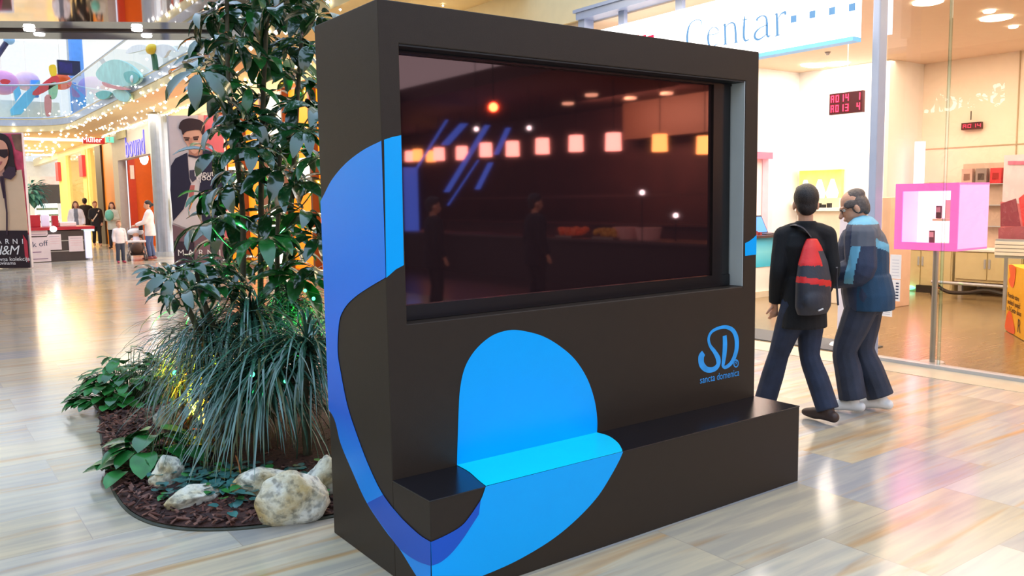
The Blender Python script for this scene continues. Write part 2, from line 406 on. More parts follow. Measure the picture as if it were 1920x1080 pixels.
outer2 = [(585, 735)]+C7([(75, 400), (110, 520), (160, 640), (220, 770), (300, 890), (355, 960), (430, 1080), (490, 1165)])
a_in = catmull([side([p])[0] for p in inner], 6)
P = catmull([side([p])[0] for p in outer], 6)+catmull([side([p])[0] for p in outer2], 6)
P = clampy(P, -KB-.001, KD-.0005); a_in = clampy(a_in, -KB-.001, KD)
for p in P+a_in:
    p.z = max(p.z, .002)
    if p.z > HB+.01: p.y = max(p.y, -.001)
swirl = MB().poly(P+list(reversed(a_in)), .0012, (-1, 0, 0)).build('swirl_graphic', [blue_side], kiosk, fix=True, label='blue swirl band sweeping down the narrow side')
# the deep blue lower band, on the side and round the bench corner
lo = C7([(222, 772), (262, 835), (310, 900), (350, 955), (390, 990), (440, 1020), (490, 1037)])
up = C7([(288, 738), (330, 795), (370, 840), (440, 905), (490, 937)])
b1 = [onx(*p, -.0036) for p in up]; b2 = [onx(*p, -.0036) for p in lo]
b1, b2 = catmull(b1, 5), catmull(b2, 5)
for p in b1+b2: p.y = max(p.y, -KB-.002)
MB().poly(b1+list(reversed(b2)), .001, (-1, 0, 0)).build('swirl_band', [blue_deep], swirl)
fy = -KB-.0036
upf = C7([(490, 937), (560, 905), (620, 868), (660, 820), (700, 760), (722, 700)])
lof = C7([(490, 1037), (530, 1022), (575, 985), (620, 930), (660, 870), (692, 820)])
P1 = catmull([ony(*p, -KB-.0025) for p in upf], 6)
def clampx(P): return [V((max(p.x, -.002), p.y, max(min(p.z, HB+.001), .002))) for p in P]
rightf = C7([(1300, 555), (1285, 590), (1250, 655), (1200, 735), (1140, 805), (1060, 880), (980, 940), (880, 1000), (800, 1040), (700, 1082), (600, 1122), (490, 1160)])
P2 = catmull([ony(*p, -KB-.0025) for p in rightf], 6)
lobe = MB().poly(clampx(P1)+clampx(P2), .0012, (0, -1, 0)).build('bench_graphic', [blue], kiosk, label='bright blue leaf shape on the bench front')
d1 = catmull([ony(*p, fy) for p in upf[:5]], 5); d2 = catmull([ony(*p, fy) for p in lof], 5)
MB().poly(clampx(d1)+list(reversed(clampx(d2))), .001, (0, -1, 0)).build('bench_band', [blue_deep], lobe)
# bench top
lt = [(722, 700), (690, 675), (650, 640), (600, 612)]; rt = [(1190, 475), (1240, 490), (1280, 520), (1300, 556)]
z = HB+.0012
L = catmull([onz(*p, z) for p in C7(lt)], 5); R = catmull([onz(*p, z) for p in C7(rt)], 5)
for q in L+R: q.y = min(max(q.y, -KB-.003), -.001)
MB().poly(L+R, .0012, (0, 0, 1)).build('seat_graphic', [blue_seat], kiosk, label='blue stripe across the bench top, painted lighter as if lit from above')
arch = [(600, 614), (601, 560), (603, 500), (607, 380), (613, 290), (630, 210), (660, 150), (703, 100), (760, 60), (830, 42), (900, 50), (970, 72), (1040, 115), (1100, 170), (1150, 250), (1180, 340), (1191, 420), (1190, 476)]
A = catmull([ony(*p, -.0012) for p in C7(arch)], 5)
for q in A: q.z = max(q.z, HB+.0005)
MB().poly(A, .0012, (0, -1, 0)).build('back_graphic', [blue], kiosk, label='bright blue arch shape above the bench')
st = [ony(*p, -.0012) for p in [(720, 262), (735, 257), (752, 253.5), (757, 497), (742, 505), (722, 521)]]
for q in st: q.x = min(max(q.x, 0), OX0)
MB().poly(st, .0012, (0, -1, 0)).build('corner_graphic', [blue], kiosk)
st = [ony(*p, -.0012) for p in [(1397, 456), (1405, 452), (1413, 446), (1422, 440), (1422, 477), (1410, 478), (1397, 480)]]
for q in st: q.x = min(max(q.x, OX1), KW)
MB().poly(st, .0012, (0, -1, 0)).build('edge_graphic', [blue], kiosk)
# logo: a looped S and D drawn with a swelling line
def brush(pts, wid, name, m, parent, y=-.004, n=7):
    P = catmull([ony(*p, y) for p in pts], n); Wd = []
    k = len(wid)-1
    for i in range(len(P)):
        t = i/(len(P)-1)*k; j = min(int(t), k-1); Wd.append((wid[j]*(1-(t-j))+wid[j+1]*(t-j))*.0031)
    sd = []
    for i in range(len(P)):
        t = (P[min(i+1, len(P)-1)]-P[max(i-1, 0)]).normalized(); sd.append(V((0, 1, 0)).cross(t))
    mb = MB().strip(P, Wd, sd)
    return mb.build(name, [m], parent, fix=False)
C8 = lambda pts: [(1280+a/3, 580+b/3) for a, b in pts]
lblue = mat('logo blue', (40, 160, 240), .3, var=.12, vscale=14)
lg = brush(C8([(118, 245), (104, 270), (108, 310), (135, 338), (172, 338), (198, 315), (200, 280), (180, 240), (155, 205), (146, 165), (162, 128), (200, 106), (245, 100), (282, 118), (302, 160), (304, 215), (292, 265), (270, 305), (240, 326), (222, 318)]), [12, 16, 14, 11, 10, 11, 13, 9, 7, 7, 6, 6, 7, 9, 12, 12, 11, 9, 7, 4], 'logo', lblue, kiosk, y=-.0015)
tag(lg, 'pale blue looped logo at the right')
brush(C8([(236, 148), (238, 200), (234, 260), (226, 320)]), [11, 13, 12, 8], 'logo_stem', lblue, lg, y=-.002)
ring = [(300+13*math.cos(i*PI/6), 304+20*math.sin(i*PI/6)) for i in range(13)]
brush(C8(ring), [2.2]*3, 'registered_mark', lblue, lg, y=-.0015, n=2)
def kmapped(txt, name, m, p0, p1, y, parent, asp=1.0):
    """lettering whose baseline runs between two points of the front"""
    A, B = ony(*p0, y), ony(*p1, y); U = B-A; U.z = 0
    me = text_mesh(txt, 1.0, (0, 0, 0), (1, 0, 0), (0, 1, 0), depth=0, align='LEFT')
    xs = [v.co.x for v in me.vertices]; k = U.length/(max(xs)-min(xs)); x0 = min(xs); Un = U.normalized(); zb = (A.z+B.z)/2
    for v in me.vertices: q = v.co.copy(); v.co = V((A.x, y, zb))+Un*((q.x-x0)*k)+V((0, 0, q.y*k*asp))
    me.materials.clear(); me.materials.append(m)
    return link(name, me, parent)
kmapped('sancta domenica', 'lettering', lblue, C8([(98, 414)])[0], C8([(318, 376)])[0], -.002, kiosk, 1.15)
kmapped('R', 'letter', lblue, C8([(293, 311)])[0], C8([(307, 309)])[0], -.002, lg, .9)
# ---------------------------------------------------------------- the phone shop on the right
MB().box(13.3, 13.5, -1.6, 6.8, 0, 3.95).build('wall_shop_back', warmw, kind='structure')
MB().box(6.1, 13.5, 6.6, 6.8, 0, 3.95).build('wall_shop_side', white, kind='structure')
MB().box(5.8, 13.5, -1.8, -1.6, 0, 4.3).build('wall_shop_south', warmw, kind='structure')
MB().box(5.86, 13.5, -1.6, 6.8, 3.95, 4.02).build('ceiling_shop', mat('shop ceiling paint', (226, 202, 176), .7, var=.02), kind='structure')
MB().box(12.2, 13.3, 4.8, 6.6, 0, 3.95).build('wall_shop_bay', white, kind='structure')
# wall panel joints at the back
mb = MB()
for y in (-.6, 1.0, 3.2): mb.box(13.28, 13.3, y-.008, y+.008, 0, 3.95)
for z in (1.35, 2.45): mb.box(13.285, 13.3, -1.6, 4.8, z-.008, z+.008)
mb.build('trim_4', mat('panel joints', (190, 170, 140), .7), kind='structure')
# window wall
frame = mat('blue grey painted frame', (160, 174, 206), .35, metal=.0, var=.03)
win = thing('window_1', None, None, (6.25, 0, 0)); win['kind'] = 'structure'
gl = glass_mat('warm tinted window glass', tint=(.85, .81, .74), refl=.95)
for y0, y1 in ((-1.58, .78), (.80, 1.40)):
    MB().box(6.262, 6.27, y0, y1, .03, 3.93).build('window_pane', gl, win)
MB().box(6.2, 6.32, -1.58, 1.42, .004, .035).build('window_track', alu, win)
MB().box(6.255, 6.277, .778, .802, .03, 3.93).build('window_joint', glass_mat('glass edge', tint=(.7, .82, .8)), win)
post = MB().box(5.89, 6.03, 1.265, 1.34, .004, 3.95)
post.build('door_post', frame, bevel=.012, label='blue grey steel post at the right edge of the shop doorway', cat='post')
mb = MB().box(5.62, 5.86, -1.5, 5.32, 3.97, 4.06).box(5.66, 5.82, 5.2, 5.32, 3.2, 3.97)
mb.box(5.6, 5.64, -1.5, 5.36, 4.06, 4.10)
for y in (4.55, 3.6, 2.6): mb.box(5.74, 5.80, y, y+.1, 3.78, 3.97)
mb.build('sign_rail', frame, label='steel rail carrying the lit shop sign', cat='rail')
# lit sign
SXX = 5.72
lit = mat('lit sign white', (250, 252, 255), .4, emit=1.25)
sign = thing('shop_sign', 'white lit shop sign with pale blue letters and squares above the doorway', 'sign', (5.78, 3.2, 3.13))
MB().box(SXX, 5.85, 1.43, 5.12, 3.15, 3.80).build('lightbox', lit, sign)
MB().box(SXX-.005, 5.85, 1.43, 5.12, 3.11, 3.15).build('lower_edge', mat('pale blue edge', (120, 190, 240), .4, emit=.25), sign)
sl = mat('pale blue lettering', (84, 140, 204), .5)
def sgn(pts, wd, name='letter', m=sl, n=5):
    P = catmull([onx(1160+a/4, b/4, SXX-.004) for a, b in pts], n)
    W = []
    for i in range(len(P)):
        t = i/(len(P)-1)*(len(wd)-1); j = min(int(t), len(wd)-2) if len(wd) > 1 else 0
        W.append((wd[j]*(1-t+j)+wd[j+1]*(t-j))*.0026)
    sd = [V((1, 0, 0)).cross((P[min(i+1, len(P)-1)]-P[max(i-1, 0)]).normalized()) for i in range(len(P))]
    return MB().strip(P, W, sd)
def letter(strokes, name='letter', m=sl):
    mb = MB()
    for pts, wd in strokes:
        q = sgn(pts, wd); mb.add(q.v, q.f)
    return mb.build(name, m, sign, fix=False)
letter([([(622, 190), (618, 156), (580, 150), (540, 175), (520, 225), (514, 290), (525, 350), (560, 385), (610, 365)], [3, 4, 3, 5, 11, 13, 9, 4, 3])])
letter([([(675, 262), (740, 250), (744, 220), (715, 203), (685, 222), (670, 270), (676, 330), (700, 352), (745, 325)], [3, 3, 5, 3, 4, 11, 10, 5, 3])])
letter([([(796, 178), (799, 250), (800, 330)], [10, 11, 11]), ([(785, 335), (815, 328)], [4, 4]), ([(786, 190), (798, 178)], [4, 4]), ([(802, 205), (828, 176), (858, 172), (872, 195), (877, 250), (880, 318)], [3, 4, 6, 10, 11, 11]), ([(865, 322), (895, 315)], [4, 4])])
letter([([(946, 122), (940, 200), (938, 270), (950, 304), (978, 296)], [6, 12, 12, 9, 3]), ([(925, 152), (966, 143)], [4, 4])])
letter([([(1036, 156), (1042, 138), (1075, 118), (1104, 130), (1112, 180), (1112, 250), (1122, 276), (1136, 262)], [12, 8, 4, 8, 12, 12, 8, 3]), ([(1110, 188), (1062, 208), (1026, 245), (1022, 282), (1052, 296), (1108, 258)], [3, 4, 10, 11, 7, 3])])
letter([([(1184, 100), (1189, 180), (1190, 264)], [10, 12, 12]), ([(1172, 271), (1210, 261)], [4, 4]), ([(1172, 108), (1186, 100)], [4, 4]), ([(1195, 140), (1218, 104), (1248, 92), (1250, 112)], [3, 5, 11, 8])])
for a, b in ((1312, 142), (1453, 108), (1600, 82), (1750, 54)):
    c = onx(1160+a/4, b/4, SXX-.004); MB().box(SXX-.006, SXX-.001, c.y-.032, c.y+.032, c.z-.034, c.z+.034).build('square', sl, sign)
mag = mat('magenta letter', (226, 0, 70), .4, emit=.25)
for a in (130, 182, 240):
    c = onx(1160+a/4, 66.5, SXX-.004); MB().box(SXX-.006, SXX-.001, c.y-.05, c.y+.05, c.z-.14, c.z).build('magenta_square', mag, sign)
# second, narrow lit fin beyond the post
fa, fb = onx(1671, 64, 6.1), onx(1657, 64, 6.1)
fin = MB().box(6.08, 6.12, fa.y, fb.y, fa.z, 3.94)
fin.build('light_fin', mat('lit fin', (214, 230, 250), .4, emit=.5), label='narrow lit fin under the ceiling just right of the steel post', cat='light')
# ceiling lights
for i, (px, py, r, lb) in enumerate(((1740, 3, .17, 'round ceiling light near the top edge, right of the steel post'), (1868, 33, .19, 'large round ceiling light at the upper right'), (1532, 122, .2, 'round ceiling light left of the queue number board cord'), (1569, 119, .2, 'round ceiling light right above the two line number board'), (1668+187, 20, .07, 'tiny ceiling spot above the large round light'), (1900, 49, .06, 'tiny ceiling spot below the large round light'), (1515, 121, .12, 'round ceiling light nearest the back corner'))):
    c = onz(px, py, 3.945); mb = MB().rings([((c.x, c.y, 3.92), r*.8, r*.8), ((c.x, c.y, 3.93), r, r), ((c.x, c.y, 3.949), r, r)], 20)
    mb.build('ceiling_light', lampw, label=lb, cat='ceiling light', group='round lights in the shop ceiling')
def rect(mb, P, U, W, a0, a1, b0, b1, thick=.004, lift=0.0):
    """a small flat block on a plane: P origin, U across, W up"""
    N = U.cross(W).normalized(); q = [P+U*a+W*b+N*lift for a, b in ((a0, b0), (a1, b0), (a1, b1), (a0, b1))]
    return mb.poly(q, thick, N)
# queue number boards
red = mat('red lit digits', (255, 40, 70), .5, emit=3, ecol=(255, 50, 80))
dred = mat('dark red board', (74, 4, 16), .4, var=.1)
SEG = {'A': 'abcefg', '0': 'abcdef', '1': 'bc', '4': 'bcfg', '3': 'abcdg'}
def digit(mb, ch, P, U, W, w, h):
    t = h*.13
    box = {'a': (0, w, h-t, h), 'g': (0, w, h/2-t/2, h/2+t/2), 'd': (0, w, 0, t), 'b': (w-t, w, h/2, h), 'c': (w-t, w, 0, h/2), 'f': (0, t, h/2, h), 'e': (0, t, 0, h/2)}
    for s in SEG[ch]: rect(mb, P, U, W, *box[s], .002, .001)
A, B, D = onx(1555, 187, 8.3), onx(1617, 183, 8.3), onx(1556, 215, 8.3)
U = V((0, -1, 0)); W = V((0, 0, 1)); wd = (B-A).length; ht = .27
led = thing('number_board', 'hanging red two line queue number board reading A014 and A013', 'display', (8.35, (A.y+B.y)/2, D.z-.02))
o0 = V((8.3, A.y, D.z-.005))
MB().box(8.302, 8.36, B.y, A.y, o0.z, o0.z+ht).build('case', [dred], led)
for row, s in ((1, 'A014 1'), (0, 'A013 4')):
    x = .025
    for ch in s:
        if ch != ' ':
            mb = MB(); digit(mb, ch, o0+U*x+W*(.03+row*.125)-V((.001, 0, 0)), U, W, .045, .09); mb.build('digit', [red], led)
        x += .07 if ch != ' ' else .09
MB().tube([(8.33, (A.y+B.y)/2, o0.z+ht), (8.33, (A.y+B.y)/2, 3.95)], .006, 6).build('cord', [white], led)
led2 = thing('number_board', 'small red queue number board reading A014 on the back wall', 'display', (12.9, 3.75, 2.66))
a, b_ = onx(1802, 244, 13.2), onx(1839, 228, 13.2)
MB().box(13.2, 13.28, b_.y, a.y, a.z, b_.z).build('case', [dred], led2)
x = .03
for ch in 'A014':
    mb = MB(); digit(mb, ch, V((13.198, a.y, a.z+.03))+U*x, U, W, .055, b_.z-a.z-.06); mb.build('digit', [red], led2); x += .08
text('counter_number', '1', .22, (13.19, (a.y+b_.y)/2, b_.z+.04), U, W, mat('grey number', (90, 84, 76), .5), led2)
# pink lit display cube on a pole
pink = mat('pink lit acrylic', (252, 130, 210), .3, emit=.95, ecol=(255, 96, 202), var=.1, vscale=3)
pale = mat('pale pink lit acrylic', (250, 170, 235), .3, emit=1.1, ecol=(255, 165, 240), var=.08, vscale=4)
cube = thing('display_cube', 'glowing pink display cube on a pole behind the shop window', 'display case', (6.7, 1.04, 0))
cx0, cx1, cy0, cy1, cz0, cz1 = 6.42, 7.02, .735, 1.36, 1.115, 1.765
MB().box(cx0, cx1, cy0, cy1, cz1-.02, cz1).build('top_panel', pink, cube)
MB().box(cx0, cx1, cy0, cy1, cz0, cz0+.02).build('base_panel', pink, cube)
MB().box(cx0+.02, cx1, cy0, cy0+.012, cz0+.02, cz1-.02).build('side_panel', pale, cube)
MB().box(cx0+.02, cx1, cy1-.012, cy1, cz0+.02, cz1-.02).build('side_panel', pale, cube)
f = .075
mb = MB(); mb.box(cx0, cx0+.014, cy0, cy1, cz1-f, cz1-.02); mb.box(cx0, cx0+.014, cy0, cy1, cz0+.02, cz0+f); mb.box(cx0, cx0+.014, cy0, cy0+f, cz0+f, cz1-f); mb.box(cx0, cx0+.014, cy1-f, cy1, cz0+f, cz1-f)
mb.build('front_frame', pink, cube)
MB().box(cx1-.2, cx1-.19, cy0+.02, cy1-.02, cz0+.03, cz1-.03).build('lit_back', mat('lit white back', (255, 253, 244), .5, emit=1.1), cube)
cs = mat('cream shelf', (236, 230, 196), .5, emit=.15)
MB().box(cx0+.1, cx1-.2, .83, 1.03, 1.40, 1.42).build('shelf', cs, cube)
MB().box(cx0+.28, cx1-.2, .85, 1.0, 1.42, 1.6).build('display_block', cs, cube)
MB().box(cx0+.1, cx1-.2, .82, 1.10, cz0+.03, cz0+.06).build('base_block', cs, cube)
MB().tube([(6.46, .95, .02), (6.46, .95, cz0)], .026, 12).rings([((6.46, .95, .004), .12, .12), ((6.46, .95, .02), .11, .11)], 20).build('pole', alu, cube, smooth=False)
phm = mat('silver grey phone', (96, 98, 92), .35, metal=.3, var=.1); phs = mat('pale phone screen', (200, 214, 190), .3)
for (y, z, lb) in ((1.02, 1.42, 'small phone standing on the shelf of the pink cube'), (1.08, cz0+.06, 'small phone standing at the floor of the pink cube')):
    p = thing('mobile_phone', lb, 'phone', (cx0+.2, y, z), group='phones in the pink cube')
    MB().box(cx0+.19, cx0+.21, y-.028, y+.028, z, z+.125).build('phone_body', phm, p, bevel=.006)
    MB().box(cx0+.186, cx0+.19, y-.02, y+.02, z+.06, z+.112).build('phone_screen', phs, p)
# yellow recycling box
ybl, ybr = V((9.06, 1.41, 0)), V((8.0, .62, 0))
U2 = (ybr-ybl).normalized(); N2 = U2.cross(V((0, 0, 1)))
yel = mat('yellow card', (250, 186, 10), .5, var=.05)
yb = thing('advert_box', 'yellow cardboard advert box with orange blobs on the shop floor', 'box', tuple(ybl))
Lb = (ybr-ybl).length; bk = -N2*.45
mb = MB(); q = [ybl, ybr, ybr+bk, ybl+bk]; mb.poly([p+V((0, 0, .006)) for p in q], .80, (0, 0, 1)); mb.build('carton', yel, yb, bevel=.004)
org = mat('orange print', (246, 92, 30), .5, var=.1)
def yp(u, z): return ybl+U2*u+V((0, 0, z))+N2*.004
def blob(pts): return MB().poly([yp(*p) for p in catmull([V((a, b, 0)) for a, b in pts], 5, True) for p in [(p.x, p.y)]], .002, N2)
blob([(.06, .80), (.32, .80), (.34, .68), (.28, .56), (.16, .56), (.07, .62), (.13, .68)]).build('orange_shape', org, yb)
blob([(.02, .02), (.02, .14), (.1, .24), (.2, .26), (.3, .2), (.42, .03)]).build('orange_shape', org, yb)
dk = mat('dark brown print', (84, 52, 14), .5)
for i, s in enumerate(('Ponesite staru', 'mobitel i punjač', 'u T-Centar danas')):
    text('lettering', s, .085, yp(.05, .42-i*.08), U2, V((0, 0, 1)), dk, yb, align='LEFT', depth=.002)
text('print_initial', 'R', .22, yp(.52, .07), U2, V((0, 0, 1)), dk, yb, align='LEFT', depth=.002)
# cream cabinets along the back
cab = mat('cream cabinet front', (214, 196, 150), .5, var=.04)
for i, (y0, y1, lb) in enumerate(((3.7, 4.75, 'low cream cabinet below the pink cube at the left'), (2.62, 3.66, 'low cream cabinet behind the pole of the pink cube'), (1.2, 2.58, 'low cream cabinet behind the yellow box'))):
    c = thing('cabinet', lb, 'cabinet', (12.7, (y0+y1)/2, 0), group='low cream cabinets at the back wall')
    z0 = .0 if i == 0 else .22
    MB().box(12.35, 13.25, y0, y1, z0, .72).build('carcass', cab, c, bevel=.006)
    for k in range(2):
        ym = (y0+y1)/2; ya, yb_ = (y0+.02, ym-.01) if k == 0 else (ym+.01, y1-.02)
        d = MB().box(12.33, 12.349, ya, yb_, z0+.05, .70).build('door', cab, c)
        MB().box(12.318, 12.33, ym-.05 if k == 0 else ym+.02, ym-.02 if k == 0 else ym+.05, .45, .6).build('handle', alu, d)
    MB().box(12.32, 13.25, y0, y1, .72, .75).build('top', white, c)
    if z0:
        for sx in (12.45, 13.1):
            for sy in (y0+.06, y1-.06): MB().box(sx-.03, sx+.03, sy-.03, sy+.03, 0, z0).build('leg', alu, c)
# low trolley rack under the cabinets
dkm = mat('dark steel tube', (56, 50, 46), .4, metal=.4)
tr = thing('trolley', 'low dark wheeled trolley frame in front of the cream cabinets', 'trolley', (11.8, 2.7, 0))
MB().tube([(11.8, 3.75, .24), (11.8, 1.7, .24)], .025, 8).build('rail', alu, tr)
MB().tube(catmull([(11.8, 3.7, .22), (11.8, 3.5, .1), (11.8, 3.2, .1), (11.8, 2.9, .16), (11.8, 2.6, .12), (11.8, 2.4, .11)], 5), .03, 8).build('frame', dkm, tr)
for y in (3.7, 2.45):
    MB().tube([(11.77, y, .055), (11.83, y, .055)], .055, 14).build('wheel', dkm, tr)
# slat wall with accessory packs
sp = thing('slat_panel', 'accessory display panel at the back, right of the pink cube', 'display panel', (13.0, 3.3, .75))
MB().box(13.0, 13.1, 2.9, 3.9, .75, 2.15).build('panel', mat('grey rose panel', (206, 178, 160), .5), sp)
for z in (1.1, 1.45, 1.8): MB().box(12.87, 13.0, 2.92, 3.88, z, z+.012).build('slat', alu, sp)
pk = [((210, 170, 160), 'pale rose'), ((150, 130, 125), 'grey'), ((226, 52, 60), 'red'), ((230, 225, 215), 'white')]
for r, z in enumerate((1.812, 1.462, 1.112, .756)):
    for k in range(4):
        if r and k < 3: continue
        y = 3.78-k*.23; ci = (k+r*2) % 4; c, nm = pk[ci]
        p = thing('accessory_pack', f'{nm} boxed accessory, '+('top row' if r == 0 else ['', 'second', 'third', 'bottom'][r]+' row')+' of the panel right of the pink cube'+(f', {["leftmost","second","third","rightmost"][k]}' if r == 0 else ''), 'box', (12.9, y, z), group='boxed accessories on the panel')
        MB().box(12.88, 12.97, y-.085, y+.085, z, z+.25).build('box', mat('pack '+nm, c, .4, var=.1), p)
        MB().box(12.876, 12.88, y-.05, y+.05, z+.06, z+.17).build('print', mat('pack print '+nm, tuple(max(0, v-70) for v in c), .4), p)
# pink tube lamp at the back
MB().box(12.7, 12.8, 4.46, 4.6, 0, 2.56).build('tube_lamp', mat('pink tube glow', (255, 190, 205), .4, emit=4, ecol=(255, 150, 180)), label='tall glowing pink tube lamp behind the pink cube', cat='lamp')
MB().box(12.75, 13.28, 4.35, 4.44, 1.66, 1.85).build('pink_case', mat('rose case', (236, 170, 160), .5), label='small rose coloured case left of the pink tube lamp', cat='box')
# poster board at the right
PX = 10.9
pb = thing('poster_board', 'large standing poster of a pink sofa at the right edge', 'poster', (PX, 1.9, 0))
a, b_ = onx(1875, 470, PX), onx(1990, 290, PX)
zt = onx(1885, 291, PX).z; zb_ = onx(1880, 470, PX).z
MB().box(PX, PX+.04, b_.y, a.y, zb_, zt).build('board', mat('poster white', (224, 214, 226), .4), pb)
def flat(pts, m, name, par, X=PX-.003, n=0):
    P = [onx(x, y, X) for x, y in pts]
    return MB().poly(P, .002, (-1, 0, 0)).build(name, m, par)
flat([(1876, 378), (1990, 390), (1990, 470), (1876, 470)], mat('poster rose', (214, 120, 130), .5, var=.1), 'picture', pb)
flat([(1876, 382), (1905, 372), (1914, 424), (1876, 424)], mat('poster mauve', (150, 70, 88), .5, var=.1), 'picture', pb, PX-.006)
flat([(1872, 428), (1905, 424), (1990, 430), (1990, 450), (1872, 450)], mat('poster plum', (176, 96, 110), .5, var=.1), 'picture', pb, PX-.006)
flat([(1910, 372), (1925, 360), (1990, 370), (1990, 420), (1918, 424)], mat('poster red', (226, 74, 80), .5, var=.1), 'picture', pb, PX-.008)
flat([(1890, 302), (1990, 302), (1990, 309), (1890, 309)], mat('poster pink line', (226, 120, 150), .5), 'headline', pb, PX-.006)
for y in (a.y-.08, b_.y+.08): MB().box(PX+.005, PX+.035, y-.02, y+.02, 0, zb_).build('leg', alu, pb)
lr = thing('leaflet_rack', 'white leaflet rack below the sofa poster', 'rack', (10.7, 1.9, 0))
for k in range(4): MB().box(10.62, 10.64, b_.y, a.y-.05, .80+k*.05, .84+k*.05).build('leaflet_row', white, lr)
MB().box(10.64, 10.75, b_.y, a.y-.05, .76, 1.02).build('tray', alu, lr); MB().box(10.66, 10.74, 1.5, 1.58, 0, .76).build('leg', alu, lr)
# blue laptop counter beside the kiosk edge
lc = thing('phone_counter', 'turquoise demo counter just right of the kiosk edge', 'counter', (10.1, 5.8, 0))
MB().box(9.6, 10.75, 5.55, 6.2, .50, .98).build('front_panel', printed('turquoise counter print', [(0, (60, 190, 225)), (.5, (120, 215, 235)), (1, (30, 170, 220))], lo=.5, hi=1), lc)
MB().box(9.55, 10.8, 5.5, 6.25, .98, 1.02).build('top', mat('dark counter top', (70, 52, 52), .3), lc)
MB().box(9.62, 10.05, 5.56, 6.2, .1, .50).build('white_base', white, lc); MB().box(10.07, 10.22, 5.56, 6.2, .1, .50).build('magenta_base', mat('magenta panel', (214, 20, 90), .4), lc); MB().box(10.24, 10.72, 5.56, 6.2, .1, .50).build('white_base', white, lc)
MB().box(9.6, 10.75, 5.52, 6.2, 0, .1).build('plinth', mat('cream plinth', (226, 214, 190), .5), lc)
mb = MB().rings([((10.2, 5.545, .55), .001, .001)], 6)
MB().ball((10.2, 5.55, .68), .085, .006, .11).build('picture_tree', mat('pale yellow print', (240, 220, 150), .5), lc)
MB().box(10.19, 10.21, 5.543, 5.549, .50, .60).build('picture_trunk', dk, lc)
lp = thing('laptop', 'open laptop with a blue screen on the turquoise counter', 'laptop', (10.25, 5.8, 1.02))
MB().box(10.0, 10.42, 5.62, 5.9, 1.02, 1.04).build('keyboard', mat('dark laptop shell', (50, 50, 58), .4), lp)
q = [V((10.02, 5.9, 1.04)), V((10.42, 5.9, 1.04)), V((10.38, 6.02, 1.33)), V((9.98, 6.02, 1.33))]
lid = MB().poly(q, .015, (0, 1, .3)).build('lid', mat('dark laptop shell', (50, 50, 58)), lp)
c = sum(q, V())/4; MB().poly([c+(p-c)*.88-V((0, .006, .002)) for p in q], .003, (0, -1, 0)).build('laptop_screen', mat('blue laptop screen', (70, 130, 226), .4, emit=.7), lid)
for k, x in enumerate((9.68, 9.77, 9.88)):
    MB().box(x, x+.06, 5.66, 5.72, 1.02, 1.07+.02*(k % 2)).build('demo_phone', mat('red brown phone', (150, 60, 60), .4), label=('leftmost', 'middle', 'rightmost')[k]+' of the small phones left of the laptop', cat='phone', group='demo phones on the turquoise counter')
pf = thing('light_arch', 'rosy lit doorway frame at the kiosk edge', 'frame', (11.1, 6.5, 0))
rosy = mat('rosy frame', (240, 110, 130), .4, emit=.35, ecol=(255, 70, 110))
MB().box(10.4, 11.25, 6.45, 6.58, 2.33, 2.45).build('lintel', rosy, pf); MB().box(11.13, 11.25, 6.45, 6.58, 0, 2.33).build('jamb', mat('pale rosy frame', (255, 196, 204), .4, emit=.2), pf); MB().box(10.4, 10.5, 6.45, 6.58, 0, 2.33).build('jamb', rosy, pf)
# lit niche with white vases on the bay wall
ni = thing('lit_shelf', 'golden lit shelf with white vases on the back wall between the two men', 'shelf', (12.1, 6.0, 1.5))
MB().box(12.12, 12.19, 5.62, 6.5, 1.55, 2.12).build('back', mat('golden lit back', (250, 214, 120), .5, emit=.55, ecol=(255, 200, 80), var=.2), ni)
MB().box(11.9, 12.19, 5.6, 6.52, 1.50, 1.55).build('shelf', white, ni)
MB().box(12.0, 12.19, 5.6, 6.52, 2.12, 2.15).build('shelf', white, ni)
for k, y in enumerate((6.3, 6.0, 5.74)):
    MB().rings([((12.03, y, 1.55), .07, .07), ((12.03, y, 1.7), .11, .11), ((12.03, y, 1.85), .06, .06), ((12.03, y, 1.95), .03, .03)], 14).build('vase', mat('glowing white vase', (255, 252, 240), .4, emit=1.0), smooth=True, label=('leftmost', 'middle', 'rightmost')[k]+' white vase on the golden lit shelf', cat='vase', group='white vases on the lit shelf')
# pale service counter and totem
sc = thing('service_desk', 'tall cream service desk behind the two men', 'desk', (10.2, 4.2, 0))
MB().box(9.9, 10.5, 3.75, 4.95, 0, 1.42).build('body', mat('pale cream desk', (240, 222, 196), .5), sc, bevel=.01)
MB().box(9.86, 10.54, 3.72, 4.98, 1.42, 1.47).build('top', white, sc)
MB().box(9.9, 10.5, 3.4, 3.72, 0, 1.62).build('raised_end', mat('rose cream desk', (240, 206, 186), .5), sc, bevel=.01)
MB().box(10.1, 10.2, 4.35, 4.75, 1.47, 1.62).build('price_display', mat('pale card', (216, 206, 170), .5), label='pale price card standing on the cream desk', cat='card')
for k, y in enumerate((4.62, 4.54, 4.44)):
    MB().box(9.95, 10.0, y-.03, y+.03, 1.47, 1.54-.02*(k == 1)).build('demo_phone', black, label=('leftmost', 'middle', 'rightmost')[k]+' black phone standing on the cream desk', cat='phone', group='black phones on the cream desk')
tt = thing('totem', 'slim white totem between the two men', 'totem', (6.72, 2.03, 0))
MB().box(6.66, 6.78, 1.93, 2.13, .03, 1.62).build('panel', mat('lilac white panel', (232, 226, 240), .4), tt, bevel=.01)
MB().rings([((6.72, 2.03, .004), .2, .2), ((6.72, 2.03, .03), .18, .18)], 20).build('foot', white, tt)
